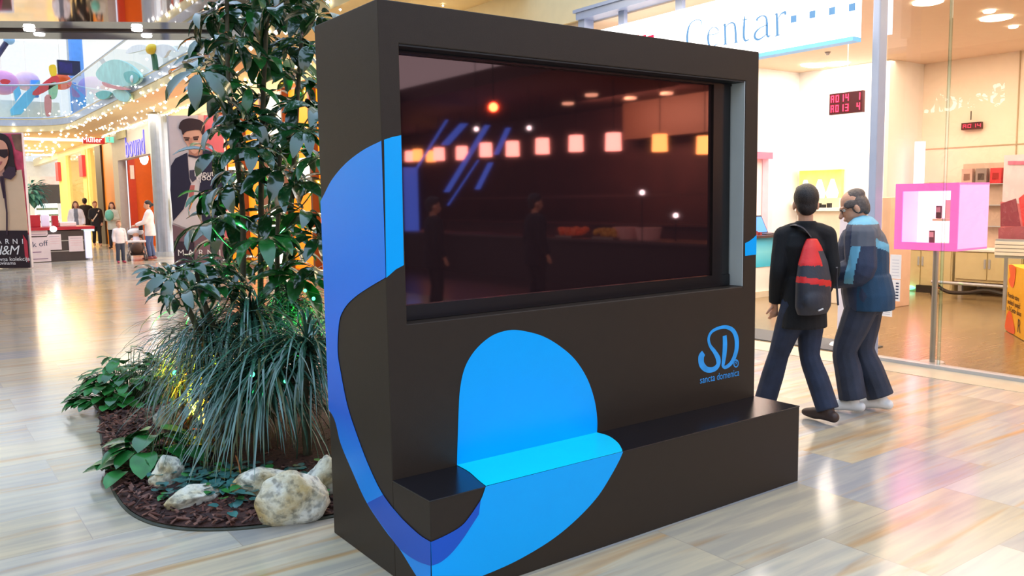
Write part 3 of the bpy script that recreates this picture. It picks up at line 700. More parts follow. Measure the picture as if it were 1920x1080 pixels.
# door mat
MB().poly([(6.32, 1.75, .0005), (6.95, 1.75, .0005), (6.95, 4.9, .0005), (6.32, 4.9, .0005)], .012, (0, 0, 1)).build('door_mat', mat('grey door mat', (98, 98, 98), .9, var=.2, vscale=90, bump=.4), label='grey mat in the shop doorway', cat='mat')
# notices stuck to the glass
paper = mat('white paper', (240, 238, 240), .6, var=.02); ink = mat('dark ink', (60, 70, 96), .6)
for k, (p0, p1, lb) in enumerate((((1668, 478), (1690, 522), 'topmost white notice on the window behind the jacket'), ((1662, 525), (1688, 563), 'white notice with dark figures in the middle of the three on the window'), ((1650, 564), (1673, 592), 'lowest white notice on the window, by the hip'))):
    a, b_ = onx(p0[0], p1[1], 6.255), onx(p1[0], p0[1], 6.255)
    t = thing('window_notice', lb, 'notice', (6.258, (a.y+b_.y)/2, a.z), group='notices on the shop window')
    MB().box(6.2565, 6.2605, b_.y, a.y, a.z, b_.z).build('paper_sheet', paper, t)
    mb = MB(); n = 6; h = b_.z-a.z
    for i in range(n):
        if k == 1: mb.box(6.2555, 6.2565, b_.y+.015, b_.y+.045, a.z+h*(.1+.14*i), a.z+h*(.1+.14*i)+.014)
        else: mb.box(6.2555, 6.2565, b_.y+.02, a.y-.02, a.z+h*(.12+.13*i), a.z+h*(.12+.13*i)+.005)
    mb.build('print', ink if k == 1 else mat('pale ink', (196, 196, 210), .6), t)
MB().ball((12.3, 4.42, .06), .09, .13, .04).build('indicator_light', mat('green lit indicator', (120, 255, 220), .4, emit=2), label='small green light on the floor below the cream cabinet', cat='light')
MB().box(12.25, 12.36, 3.95, 4.25, 0, .12).build('dark_case', dkm, label='small dark case on the floor right of the green light', cat='box')
# ceiling sensor
c = onz(1552, 98, 3.945); MB().rings([((c.x, c.y, 3.9), .02, .02), ((c.x, c.y, 3.95), .05, .05)], 10).build('smoke_detector', mat('grey plastic', (130, 120, 115), .5), label='small smoke detector on the shop ceiling left of the post', cat='detector')
# ---------------------------------------------------------------- planting bed behind the kiosk
R3 = random.Random(5)
bedpts = [(-.36, 4.7), (-.46, 4.15), (-.56, 3.6), (-.64, 3.06), (-.745, 2.3), (-.775, 1.75), (-.73, 1.42), (-.61, 1.19), (-.42, 1.03), (-.19, .93), (.08, .86), (.7, .80), (1.6, .80), (2.2, .95), (2.42, 1.4), (2.4, 2.6), (2.1, 3.9), (1.3, 4.9), (.4, 5.1)]
bed = catmull([V((x, y, 0)) for x, y in bedpts], 5, True)
cen = V((.8, 2.7, 0))
mulch = mat('dark bark mulch', (70, 42, 36), .85, var=.5, vscale=40, bump=.8, bscale=90)
mb = MB(); n = len(bed); lv = [(1.0, .02), (.93, .045), (.7, .07), (.4, .10), (0.02, .12)]
for s, z in lv:
    mb.v += [cen+(p-cen)*s+V((0, 0, z)) for p in bed]
for j in range(len(lv)-1):
    for i in range(n): mb.f.append([j*n+i, j*n+(i+1) % n, (j+1)*n+(i+1) % n, (j+1)*n+i]); mb.mi.append(0)
mb.f.append([4*n+i for i in range(n)]); mb.mi.append(0)
soil = mb.build('mulch_bed', mulch, kind='structure', label='dark bark mulch of the planting bed')
MB().tube(bed+[bed[0]], .013, 6).build('trim_5', mat('dark edging strip', (58, 60, 48), .6), kind='structure', fix=False)
def inside(p):
    c = False; j = n-1
    for i in range(n):
        a, b_ = bed[i], bed[j]
        if (a.y > p[1]) != (b_.y > p[1]) and p[0] < (b_.x-a.x)*(p[1]-a.y)/(b_.y-a.y)+a.x: c = not c
        j = i
    return c
chips = MB(); k = 0
while k < 5200:
    x, y = R3.uniform(-.8, 1.0), R3.uniform(.82, 4.6)
    if not inside((x, y)): continue
    k += 1
    ss = 1
    s = ((V((x, y, 0))-cen).length)
    zz = .032+.07*max(0, 1-s/2.2)
    a = R3.uniform(0, 2*PI); L = R3.uniform(.012, .038); W = R3.uniform(.005, .012)
    M = Matrix.Translation((x, y, zz+R3.uniform(0, .012))) @ Matrix.Rotation(a, 4, 'Z') @ Matrix.Rotation(R3.uniform(-.6, .6), 4, 'Y') @ Matrix.Rotation(R3.uniform(-.6, .6), 4, 'X')
    chips.use(R3.randrange(3)).box(-L, L, -W, W, -.003, .003, M)
chips.build('bark_chips', [mat('bark chip brown', (92, 54, 44), .85, var=.3, vscale=30), mat('bark chip dark', (54, 32, 30), .85, var=.3, vscale=30), mat('bark chip pale', (124, 86, 74), .85, var=.3, vscale=30)], kind='stuff', label='loose bark chips over the planting bed', fix=False)

lf_dark = mat('glossy dark leaf', (18, 62, 28), .17, spec=.9, var=.35, vscale=9, coat=.8)
lf_mid = mat('glossy mid green leaf', (32, 96, 40), .2, spec=.8, var=.3, vscale=9)
lf_strap = mat('dark strap leaf', (54, 100, 84), .2, spec=.9, var=.35, vscale=12, coat=.6)
lf_dry = mat('olive strap leaf', (74, 82, 46), .4, spec=.5, var=.3, vscale=12)
lf_pothos = mat('fresh green leaf', (52, 124, 58), .3, spec=.5, var=.3, vscale=14)
lf_ivy = mat('blue green ivy leaf', (58, 108, 104), .35, spec=.5, var=.3, vscale=14)
bark = mat('grey green stem', (74, 70, 52), .7, var=.25, vscale=30)
gstem = mat('green stalk', (62, 96, 46), .5, var=.2)
def leaf(mb, base, d, L, W, droop, up=V((0, 0, 1)), n=5, fold=.25, tip=1.0, shape=None):
    """a leaf blade: bends down along its length and is folded along its midrib"""
    d = d.normalized(); sd = d.cross(up)
    if sd.length < 1e-4: sd = V((1, 0, 0))
    sd.normalize(); vs = []
    p = V(base); cur = d.copy()
    for i in range(n+1):
        t = i/n
        wv = (shape(t) if shape else math.sin(PI*min(1, t*.92+.06))**.8)*W*.5
        nu = sd.cross(cur).normalized()
        vs += [p-sd*wv+nu*wv*fold, p.copy(), p+sd*wv+nu*wv*fold]
        ang = -droop/n
        cur = (Matrix.Rotation(ang, 3, sd) @ cur); p = p+cur*(L/n)
    fs = []
    for i in range(n):
        a = 3*i; fs += [(a, a+1, a+4, a+3), (a+1, a+2, a+5, a+4)]
    mb.add(vs, fs)
def rdir(r, lo=-.2, hi=.6):
    a = r.uniform(0, 2*PI); z = r.uniform(lo, hi); return V((math.cos(a), math.sin(a), z)).normalized()

# -- umbrella tree: slender stems, whorls of drooping glossy leaflets
def umbrella(name, label, base, tips, stems, seed, ll=(.22, .31)):
    """stems: list of stem paths; tips: whorl centres"""
    r = random.Random(seed)
    t = thing(name, label, 'plant', base)
    fol = MB(); br = MB()
    paths = []
    for s in stems:
        P = catmull(s, 6); paths += P
        MB().tube(P, [.028*(1-.55*i/len(P)) for i in range(len(P))], 8).build('stem', bark, t, smooth=True, fix=False)
    for c in tips:
        c = V(c)
        low = [q for q in paths if q.z < c.z-.05] or paths
        q = min(low, key=lambda a: (a-c).length+.6*abs((c.z-a.z)-.28))
        mid = (q+c)/2+V((0, 0, -.03))
        br.tube(catmull([q, mid, c], 4), .0055, 5)
        N = r.choice((7, 8, 8, 9)); a0 = r.uniform(0, 6.28); tilt = V((r.uniform(-.5, .5), r.uniform(-.6, .3), 1)).normalized()
        ax = tilt.orthogonal().normalized(); ay = tilt.cross(ax)
        L = r.uniform(*ll)
        fol.use(0 if r.random() < .72 else 1)
        for k in range(N):
            a = a0+2*PI*k/N+r.uniform(-.15, .15)
            dd = ax*math.cos(a)+ay*math.sin(a); d2 = (dd+tilt*r.uniform(-.12, .32))
            pet = c+d2.normalized()*.05
            br.tube([c, pet], .0028, 4, caps=False)
            leaf(fol, pet, d2, L*r.uniform(.8, 1.08), L*r.uniform(.31, .40), r.uniform(.7, 1.5), up=tilt, n=5, fold=.3)
    fol.build('foliage', [lf_dark, lf_mid], t, smooth=True, fix=False)
    br.build('leaf_stalks', [gstem], t, fix=False)
    return t
W = []
def wh(px, py, y): W.append(ony(px, py, y))
rw = random.Random(21)
# whorls, from the top of the picture down; extra ones above the frame
cl = [(405, 20), (440, 40), (470, 15), (520, 20), (560, 40), (600, 30), (395, 75), (440, 85), (500, 70), (545, 90), (585, 80), (480, 110), (400, 120), (375, 130), (430, 150), (520, 130), (565, 155), (590, 140), (470, 165), (410, 175), (500, 185), (550, 195), (590, 200), (440, 205), (475, 225), (530, 235), (575, 250), (430, 235), (500, 260), (400, 290), (550, 285), (470, 280), (590, 300), (430, 345), (520, 320), (555, 345), (400, 370), (450, 320), (595, 345), (390, 425), (425, 405), (500, 400), (530, 425), (575, 395), (595, 440), (420, 450), (545, 470), (590, 500), (500, 455), (430, 500), (520, 500), (560, 520)]
for px, py in cl: wh(px+rw.uniform(-6, 6), py+rw.uniform(-6, 6), rw.uniform(2.2, 3.3))
for i in range(13):   # behind, denser
    px, py = rw.uniform(400, 600), rw.uniform(-10, 470)
    if 448 < px < 492 and 330 < py < 500: continue
    if px > 565 and 200 < py < 470: continue
    wh(px, py, rw.uniform(3.0, 3.9))
for i in range(16): wh(rw.uniform(400, 620), rw.uniform(-190, -10), rw.uniform(2.3, 3.5))
b0 = (.42, 2.95, .08)
st = [[(.42, 2.95, .05), (.45, 2.9, .8), ony(490, 330, 2.8), ony(495, 150, 2.8), ony(510, -120, 2.8)],
      [(.36, 2.9, .05), (.3, 2.85, .7), ony(455, 400, 2.8), ony(430, 180, 2.75), ony(425, -60, 2.75)],
      [(.55, 3.0, .05), (.62, 2.95, .9), ony(545, 400, 2.9), ony(560, 150, 2.9), ony(575, -60, 2.9)],
      [(.48, 2.8, .05), (.5, 2.7, .7), ony(520, 470, 2.6), ony(525, 280, 2.5)]]
umbrella('umbrella_tree', 'tall umbrella tree with whorls of glossy dark leaves, reaching above the frame', b0, W, st, 3)
W2 = [ony(px, py, y) for px, py, y in [(345, 505, 2.2), (322, 520, 2.15), (300, 515, 2.2), (365, 490, 2.3), (395, 500, 2.4), (350, 545, 2.0), (330, 560, 2.1), (410, 540, 2.4), (440, 530, 2.5), (380, 520, 2.6)]]
umbrella('young_umbrella_plant', 'shorter umbrella plant with slender leaves at the left of the bed, before the man poster', (.05, 2.5, .08), W2, [[(.05, 2.5, .05), (.03, 2.45, .6), ony(375, 545, 2.35), ony(370, 500, 2.3)], [(.0, 2.5, .05), (-.1, 2.4, .7), ony(335, 540, 2.2)]], 8, ll=(.14, .22))

# -- strap-leaved clumps
def strap_plant(label, base, head, L, nl, seed, spread=1.0):
    r = random.Random(seed); t = thing('strap_leaf_plant', label, 'plant', base, group='fountain shaped strap leaved plants in the bed')
    H = V(head); B = V(base)
    MB().tube(catmull([B, (B+H)/2+V((r.uniform(-.04, .04), r.uniform(-.04, .04), 0)), H], 5), [.035, .03, .03, .028, .026, .026, .025, .025, .024, .022, .02], 8).build('stem', bark, t, smooth=True, fix=False)
    fol = MB()
    for i in range(int(nl*1.25)):
        el = r.uniform(-.25, 1.35); a = r.uniform(0, 2*PI)
        d = V((math.cos(a)*math.cos(el)*spread, math.sin(a)*math.cos(el)*spread, math.sin(el)))
        l = L*r.uniform(.65, 1.1); start = H+V((r.uniform(-.02, .02), r.uniform(-.02, .02), r.uniform(-.14, .03)))
        fol.use(0 if r.random() < .85 else 1)
        dr = r.uniform(1.5, 2.6) if el > .2 else r.uniform(.7, 1.5)
        leaf(fol, start, d, l, r.uniform(.011, .021), dr, n=7, fold=.35, shape=lambda q: min(1, .5+q*4)*(1-q**3)+.02)
    fol.build('foliage', [lf_strap, lf_dry], t, smooth=True, fix=False)
def gz(px, py, y): return tuple(ony(px, py, y))
def sb(px, y): p = ony(px, 800, y); return (p.x, y, .06)
strap_plant('dense strap leaved plant whose leaves hang to the mulch in the middle of the bed', sb(500, 2.0), gz(500, 690, 2.0), .98, 300, 1)
strap_plant('strap leaved plant standing highest in the middle of the bed under the umbrella tree', sb(470, 2.45), gz(470, 590, 2.45), .72, 210, 2)
strap_plant('strap leaved plant close against the blue swirl of the kiosk', sb(575, 1.75), gz(578, 640, 1.75), .72, 170, 3)
strap_plant('strap leaved plant at the left of the bed above the yellow lit leaves', sb(390, 2.6), gz(385, 620, 2.6), .66, 200, 4)
strap_plant('strap leaved plant leaning out lowest at the left edge, behind the round leaved bush', sb(350, 3.0), gz(340, 690, 3.0), .55, 140, 5)
strap_plant('strap leaved plant half hidden behind the others, nearest the kiosk corner', sb(560, 2.7), gz(545, 560, 2.7), .62, 130, 6)
strap_plant('strap leaved plant low in the bed over the floor spotlight', sb(430, 2.25), gz(425, 705, 2.25), .60, 170, 7)

# -- broad-leaved bushes
def heart(t): return max(0.02, (math.sin(PI*min(1, t*.85+.15))**.7))
def bush(label, cpx, y, w, h, nl, lw, seed, name='broad_leaf_plant', m=None, z0=.04):
    r = random.Random(seed); c = onz(cpx[0], cpx[1], .05); t = thing(name, label, 'plant', (c.x, c.y, .04))
    fol = MB(); stk = MB()
    for i in range(nl):
        a = r.uniform(0, 2*PI); rr = w*math.sqrt(r.random()); p = V((c.x+rr*math.cos(a), c.y+rr*math.sin(a)*.8, .06+h*(1-(rr/w)**2)*r.uniform(.45, 1.0)+.03))
        d = V((math.cos(a), math.sin(a), r.uniform(-.1, .35)))
        stk.tube([V((c.x+rr*.3*math.cos(a), c.y+rr*.3*math.sin(a)*.8, .05)), p], .003, 4, caps=False)
        fol.use(0 if r.random() < .6 else 1); l = lw*r.uniform(.75, 1.2)
        leaf(fol, p, d, l, l*.78, r.uniform(.4, 1.1), n=5, fold=.18, shape=heart)
    fol.build('foliage', m or [lf_pothos, lf_mid], t, smooth=True, fix=False); stk.build('leaf_stalks', [gstem], t, fix=False)
bush('round bush of fresh green leaves at the far left corner of the bed', (243, 752), 0, .40, .42, 270, .12, 1)
bush('low broad leaved plant above the rocks at the left of the bed', (292, 880), 0, .26, .26, 46, .17, 2)
mb = MB(); r = random.Random(4); stk = MB(); c0 = onz(450, 905, .05)
iv = thing('ivy_patch', 'patch of trailing blue green ivy between the rocks', 'plant', (c0.x, c0.y, .05))
for i in range(420):
    px, py = r.uniform(290, 620), r.uniform(880, 945)
    if i < 230: px, py = r.gauss(430, 55), r.gauss(912, 14)
    p = onz(px, py, .06); 
    if not inside(p): continue
    p.z = .055+r.uniform(.0, .07); mb.use(0 if r.random() < .8 else 1)
    leaf(mb, p, rdir(r, -.1, .5), r.uniform(.04, .07), r.uniform(.045, .065), .5, n=3, fold=.15, shape=heart)
mb.build('foliage', [lf_ivy, lf_pothos], iv, smooth=True, fix=False)
for k in range(9):
    p = onz(r.uniform(350, 560), r.uniform(895, 930), .06); q = p+V((r.uniform(-.25, .25), r.uniform(-.15, .15), 0)); stk.tube(catmull([p, (p+q)/2+V((0, 0, .03)), q], 4), .0025, 4)
stk.build('vines', [gstem], iv, fix=False)
# dry orange stalk by the big plant
a, b_ = onz(455, 912, .05), onz(443, 870, .12); MB().tube(catmull([a, (a+b_)/2+V((0, 0, .06)), b_+V((0, 0, .05))], 4), .005, 5).build('dry_stalk', mat('dry orange stalk', (176, 104, 50), .7), label='dry orange leaf stalk sticking up before the dense plant', cat='leaf')

# -- limestone rocks
def stone_mat():
    m = bpy.data.materials.new('pale limestone'); m.use_nodes = True; nt = m.node_tree; b = nt.nodes['Principled BSDF']; L = nt.links.new; N = nt.nodes.new
    tc = N('ShaderNodeTexCoord'); a = N('ShaderNodeTexNoise'); a.inputs['Scale'].default_value = 4; a.inputs['Detail'].default_value = 6; L(tc.outputs['Object'], a.inputs['Vector'])
    r = N('ShaderNodeValToRGB'); L(a.outputs['Fac'], r.inputs[0]); e = r.color_ramp.elements
    e[0].position = .36; e[0].color = lin((190, 164, 112)); e[1].position = .56; e[1].color = lin((232, 230, 220)); x = e.new(.46); x.color = lin((220, 212, 186))
    c = N('ShaderNodeTexNoise'); c.inputs['Scale'].default_value = 26; c.inputs['Detail'].default_value = 8; L(tc.outputs['Object'], c.inputs['Vector'])
    r2 = N('ShaderNodeValToRGB'); r2.color_ramp.elements[0].position = .36; r2.color_ramp.elements[0].color = (.35, .36, .38, 1); r2.color_ramp.elements[1].position = .52; r2.color_ramp.elements[1].color = (1, 1, 1, 1); L(c.outputs['Fac'], r2.inputs[0])
    mu = N('ShaderNodeMix'); mu.data_type = 'RGBA'; mu.blend_type = 'MULTIPLY'; mu.inputs[0].default_value = .8; L(r.outputs[0], mu.inputs[6]); L(r2.outputs[0], mu.inputs[7]); L(mu.outputs[2], b.inputs['Base Color'])
    bp = N('ShaderNodeBump'); bp.inputs['Strength'].default_value = .7; bp.inputs['Distance'].default_value = .02; L(c.outputs['Fac'], bp.inputs['Height']); L(bp.outputs[0], b.inputs['Normal'])
    b.inputs['Roughness'].default_value = .85; return m
stone = stone_mat()
def rock(label, px, w, d, h, seed, rot=0.0, zoff=.03):
    c = onz(px[0], px[1], .05); r = random.Random(seed)
    bm = bmesh.new(); bmesh.ops.create_icosphere(bm, subdivisions=4, radius=1)
    sv = V((seed*3.1, seed*1.7, seed*.9))
    cuts = [V((r.uniform(-1, 1), r.uniform(-1, 1), r.uniform(-.2, 1))).normalized() for _ in range(7)]
    for v in bm.verts:
        p = v.co.copy()
        for cn in cuts:
            dd = p.dot(cn)
            if dd > .72: p -= cn*(dd-.72)*.85
        p *= 1+.16*NZ.noise(p*1.6+sv)+.07*NZ.noise(p*4+sv)+.03*NZ.noise(p*10+sv)
        v.co = V((p.x*w, p.y*d, p.z*h))
    bmesh.ops.rotate(bm, verts=bm.verts, cent=(0, 0, 0), matrix=Matrix.Rotation(rot, 3, 'Z'))
    bmesh.ops.translate(bm, verts=bm.verts, vec=(c.x, c.y, zoff+h*.62))
    me = bpy.data.meshes.new('rock'); bm.to_mesh(me); bm.free(); me.materials.append(stone)
    me.polygons.foreach_set('use_smooth', [True]*len(me.polygons))
    tag(link('rock', me), label, 'rock', 'pale limestone rocks in the bed')
rock('small upright pale rock below the broad leaved plant', (313, 905), .10, .08, .115, 1)
rock('low flat ochre rock at the front left of the bed', (363, 940), .155, .10, .07, 2, .2)
rock('largest pale rock at the front, left of the kiosk corner', (547, 958), .20, .12, .155, 3, -.4)
rock('long pale rock lying behind the largest rock', (497, 922), .17, .11, .10, 9, -.3)
rock('pale rock half hidden by the kiosk side', (612, 920), .13, .12, .14, 5)
rock('pale rock deep in the bed behind the broad leaved plant', (318, 800), .10, .10, .115, 6)
# -- coloured garden spotlights in the bed, with their lamps
def spot(label, loc, aim, color, power, ang=70):
    t = thing('garden_spotlight', label, 'light', loc, group='coloured garden spotlights in the bed')
    d = (V(aim)-V(loc)).normalized(); P = V(loc)
    MB().tube([P+V((0, 0, -.02)), P+V((0, 0, .05))], .012, 8).build('spike', black, t)
    MB().tube([P+V((0, 0, .05))-d*.04, P+V((0, 0, .05))+d*.04], [.03, .045], 14).build('housing', black, t)
    MB().tube([P+V((0, 0, .05))+d*.0401, P+V((0, 0, .05))+d*.044], [.036, .036], 14).build('lens', mat('lens '+label[:6], tuple(int(255*min(1, c)) for c in color), .3, emit=3), t)
    l = bpy.data.lights.new('spot_lamp', 'SPOT'); l.energy = power; l.color = color; l.spot_size = math.radians(ang); l.spot_blend = .4; l.shadow_soft_size = .04
    o = bpy.data.objects.new('spot_lamp', l); COL.objects.link(o); o.location = P+V((0, 0, .05))+d*.07; o.rotation_euler = d.to_track_quat('-Z', 'Y').to_euler()
lz = onz(368, 832, .07)
spot('amber spotlight lighting the strap leaves at the left of the bed', tuple(lz), tuple(ony(385, 730, 2.65)), (1, .42, .02), 520, 95)
g1 = (.95, 2.3, .09)
spot('green spotlight behind the strap plants near the kiosk', g1, tuple(ony(520, 400, 2.8)), (.06, 1, .2), 260, 75)
spot('green spotlight low at the back left of the bed', (.1, 3.6, .09), tuple(ony(420, 400, 3.0)), (.06, 1, .2), 160, 70)
spot('orange spotlight at the back of the bed aimed up the umbrella tree', (1.0, 3.5, .09), tuple(ony(545, 60, 3.2)), (1, .45, .04), 260, 60)
# tiny green lights among the strap leaves
gem = mat('green fairy light', (60, 255, 150), .3, emit=5)
for i, (px, py, y, lb) in enumerate(((473, 702, 1.72, 'green fairy light in the middle of the dense strap plant'), (328, 699, 2.6, 'green fairy light at the left strap plant'), (588, 560, 1.6, 'green fairy light highest by the kiosk edge'), (572, 545, 1.8, 'green fairy light left of the highest one by the kiosk edge'), (535, 715, 1.7, 'green fairy light right of the dense plant'))):
    MB().ball(ony(px, py, y), .011 if i > 1 else .016, nu=8, nv=6).build('fairy_light', gem, label=lb, cat='fairy light', group='green fairy lights in the bed')
# ---------------------------------------------------------------- the far hall on the left
gfar = glass_mat('far shop glass', refl=.25)
gdark = mat('dark shop interior', (60, 50, 44), .6)
# -- orange lit shopfront seen between the leaves
orglit = mat('orange lit panel', (255, 140, 20), .5, emit=.9, ecol=(255, 120, 8), var=.15, vscale=1.2)
whl = mat('white lit panel', (255, 246, 232), .5, emit=1.3, var=.04)
sf = thing('shopfront', 'orange and white lit shopfront glimpsed between the leaves of the tree', 'shopfront', (6.0, 17, 0))
for k, (y0, y1) in enumerate(((13.3, 14.5), (14.7, 16.1), (16.3, 17.6), (17.8, 19.2), (19.4, 20.8))):
    MB().box(5.95, 6.05, y0, y1, .12, 4.3).build('lit_panel', orglit if k in (0, 1, 3, 4) else whl, sf)
    if k in (1, 4): MB().box(5.93, 5.949, y0+.1, y1-.1, 1.9, 2.7).build('white_sign', whl, sf)
mb = MB()
for y in (13.25, 14.6, 16.2, 17.7, 19.3, 20.9): MB().box(5.8, 6.05, y-.05, y+.05, 0, 4.36).build('mullion', mat('brown mullion', (110, 60, 30), .4), sf)
MB().box(5.8, 6.05, 13.2, 20.9, 0, .12).build('sill', mat('brown mullion', (110, 60, 30), .4), sf)
# -- glazed white shopfront behind the man poster
s2 = thing('shopfront', 'bright white glazed shopfront beside the steel column', 'shopfront', (6.0, 24, 0))
MB().box(6.8, 6.9, 21, 26.4, 0, 4.34).build('lit_back', whl, s2)
for y in (21.1, 23, 24.8, 26.3): MB().box(5.8, 5.95, y-.06, y+.06, 0, 4.34).build('mullion', alu, s2)
MB().box(5.86, 5.88, 21.1, 26.3, .05, 4.3).build('glazing', gfar, s2)
MB().box(6.3, 6.6, 24.9, 25.5, .8, 1.9).build('yellow_display', mat('yellow display', (240, 200, 40), .5, var=.2, vscale=8), s2)
c = thing('steel_column', 'round polished steel column left of the man poster', 'column', (5.42, 26.0, 0))
MB().rings([((5.42, 26.0, 0), .3, .3), ((5.42, 26.0, 4.6), .3, .3)], 24).build('shaft', steel, c, smooth=False)
MB().rings([((5.42, 26.0, 0), .36, .36), ((5.42, 26.0, .15), .36, .36)], 24).build('base_ring', alu, c)
# -- grey portal with the orange room
po = thing('portal', 'grey shop portal with a violet sign around the orange doorway', 'shop portal', (5.8, 31, 0))
MB().box(5.7, 6.0, 27.0, 35.0, 3.5, 4.62).build('header', greyp, po)
MB().box(5.7, 6.0, 34.0, 35.0, 0, 3.5).build('left_pier', greyp, po); MB().box(5.7, 6.0, 27.0, 27.6, 0, 3.5).build('right_pier', greyp, po)
text('sign_lettering', 'bound', 1.25, onx(254, 292, 5.69), (0, -1, 0), (0, 0, 1), mat('violet lit letters', (90, 90, 225), .4, emit=.25, ecol=(110, 110, 255)), po, depth=.05)
orw = mat('orange wall paint', (255, 112, 10), .6, var=.05); ord_ = mat('deep orange recess shade and rear wall', (214, 62, 14), .6, var=.05)  # deep orange paints in the shade of the recess; the rear wall shares it
mb = MB().use(0).box(6.25, 9, 33.8, 34.0, 0, 3.9).use(1).box(6.0, 6.25, 33.6, 33.8, 0, 3.9).box(8.9, 9.0, 27.2, 33.8, 0, 3.9)
mb.build('wall_orange', [orw, ord_], kind='structure')
MB().box(6.0, 9, 27.2, 34, 3.9, 3.95).build('ceiling_orange_room', white, kind='structure')
MB().box(5.8, 9, 27.2, 34, -.2, .001).build('floor_orange_room', mat('pale room floor', (220, 190, 150), .3), kind='structure')
MB().box(6.05, 6.2, 33.55, 33.6, 2.75, 3.3).build('wall_sign', mat('pale square sign', (250, 225, 205), .5), label='small pale square sign on the deep orange wall', cat='sign')
p = ony(270, 297, 32.5); t = thing('pendant_lamp', 'white pendant bulb before the orange wall', 'lamp', (p.x, p.y, p.z-.2))
MB().ball((p.x, p.y, p.z), .16, .16, .25).build('bulb', lampw, t, smooth=True); MB().tube([(p.x, p.y, p.z+.2), (p.x, p.y, 3.9)], .015, 6).build('cord', black, t)
p = ony(299, 285, 29.5); t = thing('pendant_lamp', 'white pendant bulb at the right end of the orange room', 'lamp', (p.x, p.y, p.z-.2))
MB().ball((p.x, p.y, p.z), .16, .16, .25).build('bulb', lampw, t, smooth=True); MB().tube([(p.x, p.y, p.z+.2), (p.x, p.y, 3.9)], .015, 6).build('cord', black, t)
MB().box(6.5, 6.9, 29.3, 29.8, 0, 1.9).build('grey_locker', mat('smoky grey', (120, 118, 120), .4), label='smoky grey cabinet at the right edge of the orange doorway', cat='cabinet')
# -- amber panel, dark strip and the glass bays beyond
amb = mat('amber panel', (206, 120, 12), .4, emit=.12, var=.12, vscale=.6)
t = thing('amber_shopfront', 'tall amber panel with a dark left edge beside the grey portal', 'panel', (5.8, 36.5, 0))
MB().box(5.78, 6.0, 35.0, 37.5, 0, 4.34).build('amber_panel', amb, t); MB().box(5.7, 6.0, 37.5, 38.8, 0, 4.34).build('dark_strip', mat('dark brown strip', (54, 42, 32), .5), t)
bay = mat('lit bay white', (255, 240, 214), .6, emit=1.0, var=.25, vscale=.9); bay2 = mat('lit bay blue', (214, 226, 250), .6, emit=.7, var=.3, vscale=.7)
yelp = mat('pale yellow pier', (246, 212, 130), .6, var=.04)
b3 = thing('shopfront', 'far glazed shopfront with pale yellow piers and red pennants', 'shopfront', (5.8, 44, 0))
for y0, y1, m in ((38.8, 40.6, bay), (41.0, 43.0, bay), (43.2, 46.8, bay2)): MB().box(6.5, 6.6, y0, y1, 0, 4.36).build('lit_interior', m, b3)
for y0, y1 in ((40.5, 40.9), (41.1, 42.1), (46.8, 49.5)): MB().box(5.7, 6.6, y0, y1, 0, 4.36).build('pier', yelp, b3)
MB().box(5.82, 5.84, 38.8, 46.8, .05, 4.3).build('glazing', gfar, b3)
for y, lb in ((41.6, 'red pennant on the far shopfront, nearer the dark strip'), (49.0, 'red pennant on the farthest yellow pier')):
    MB().box(5.55, 5.70, y-.45, y+.45, 3.1, 4.1).build('pennant', mat('red pennant', (226, 60, 80), .6, var=.1), label=lb, cat='pennant', group='red pennants on the far shopfront')
for k, z in enumerate((.9, 1.35, 1.8, 2.2, 2.6)):
    MB().box(6.44, 6.5, 41.4, 42.4, z, z+.22).build('display_print', mat('orange display print', (244, 150, 110), .6, var=.2), b3)
# -- end of the hall
e1 = thing('shopfront', 'dark shop opening with white lit shelves at the far end of the hall', 'shopfront', (6.2, 58, 0))
MB().box(5.2, 6.9, 57.6, 58, 1.9, 3.1).build('dark_opening', gdark, e1)
MB().box(5.2, 6.9, 57.6, 58, 3.1, 3.6).build('header', mat('rose header', (226, 190, 180), .5), e1)
MB().box(5.4, 6.6, 57.3, 58, 0, 1.9).build('shelf_unit', mat('white shelf unit', (235, 238, 240), .5, emit=.5), e1)
for z in (.7, 1.1, 1.5): MB().box(5.4, 6.6, 57.2, 57.3, z, z+.12).build('shelf', mat('olive shelf goods', (120, 130, 90), .5, var=.4, vscale=8), e1)
MB().box(6.9, 7.9, 56.5, 57.5, 0, 4.4).build('glass_pier', bay2, e1)
t = thing('potted_tree', 'dark green tree at the far end behind the woman poster', 'tree', (4.7, 55, 0))
MB().tube([(4.7, 55, .4), (4.75, 55, 2)], .06, 8).build('trunk', bark, t); MB().rings([((4.7, 55, 0), .3, .3), ((4.7, 55, .5), .4, .4)], 16).build('pot', gdark, t)
mb = MB(); r6 = random.Random(9)
for i in range(260):
    d = rdir(r6, -.9, 1); leaf(mb, V((4.75, 55, 2.6))+d*r6.uniform(.2, .95), d, .5, .2, .8, n=3)
mb.build('foliage', [mat('blue green tree leaf', (46, 100, 90), .5, var=.3)], t, fix=False)
MB().box(-3, 5.6, 38.6, 39.0, 4.58, 4.66).build('ceiling_strip_light', mat('warm strip light', (255, 246, 214), .4, emit=3.5), label='long bright strip light under the far ceiling', cat='ceiling light')
for k in range(3): MB().box(1.5+k*1.6, 3.6+k*1.2, 43.5+k*4, 43.8+k*4, 4.6, 4.66).build('ceiling_strip_light', mat('warm strip light', (255, 246, 214)), label=('nearest', 'middle', 'farthest')[k]+' of the three short strip lights deep in the far hall', cat='ceiling light', group='short strip lights in the far hall')
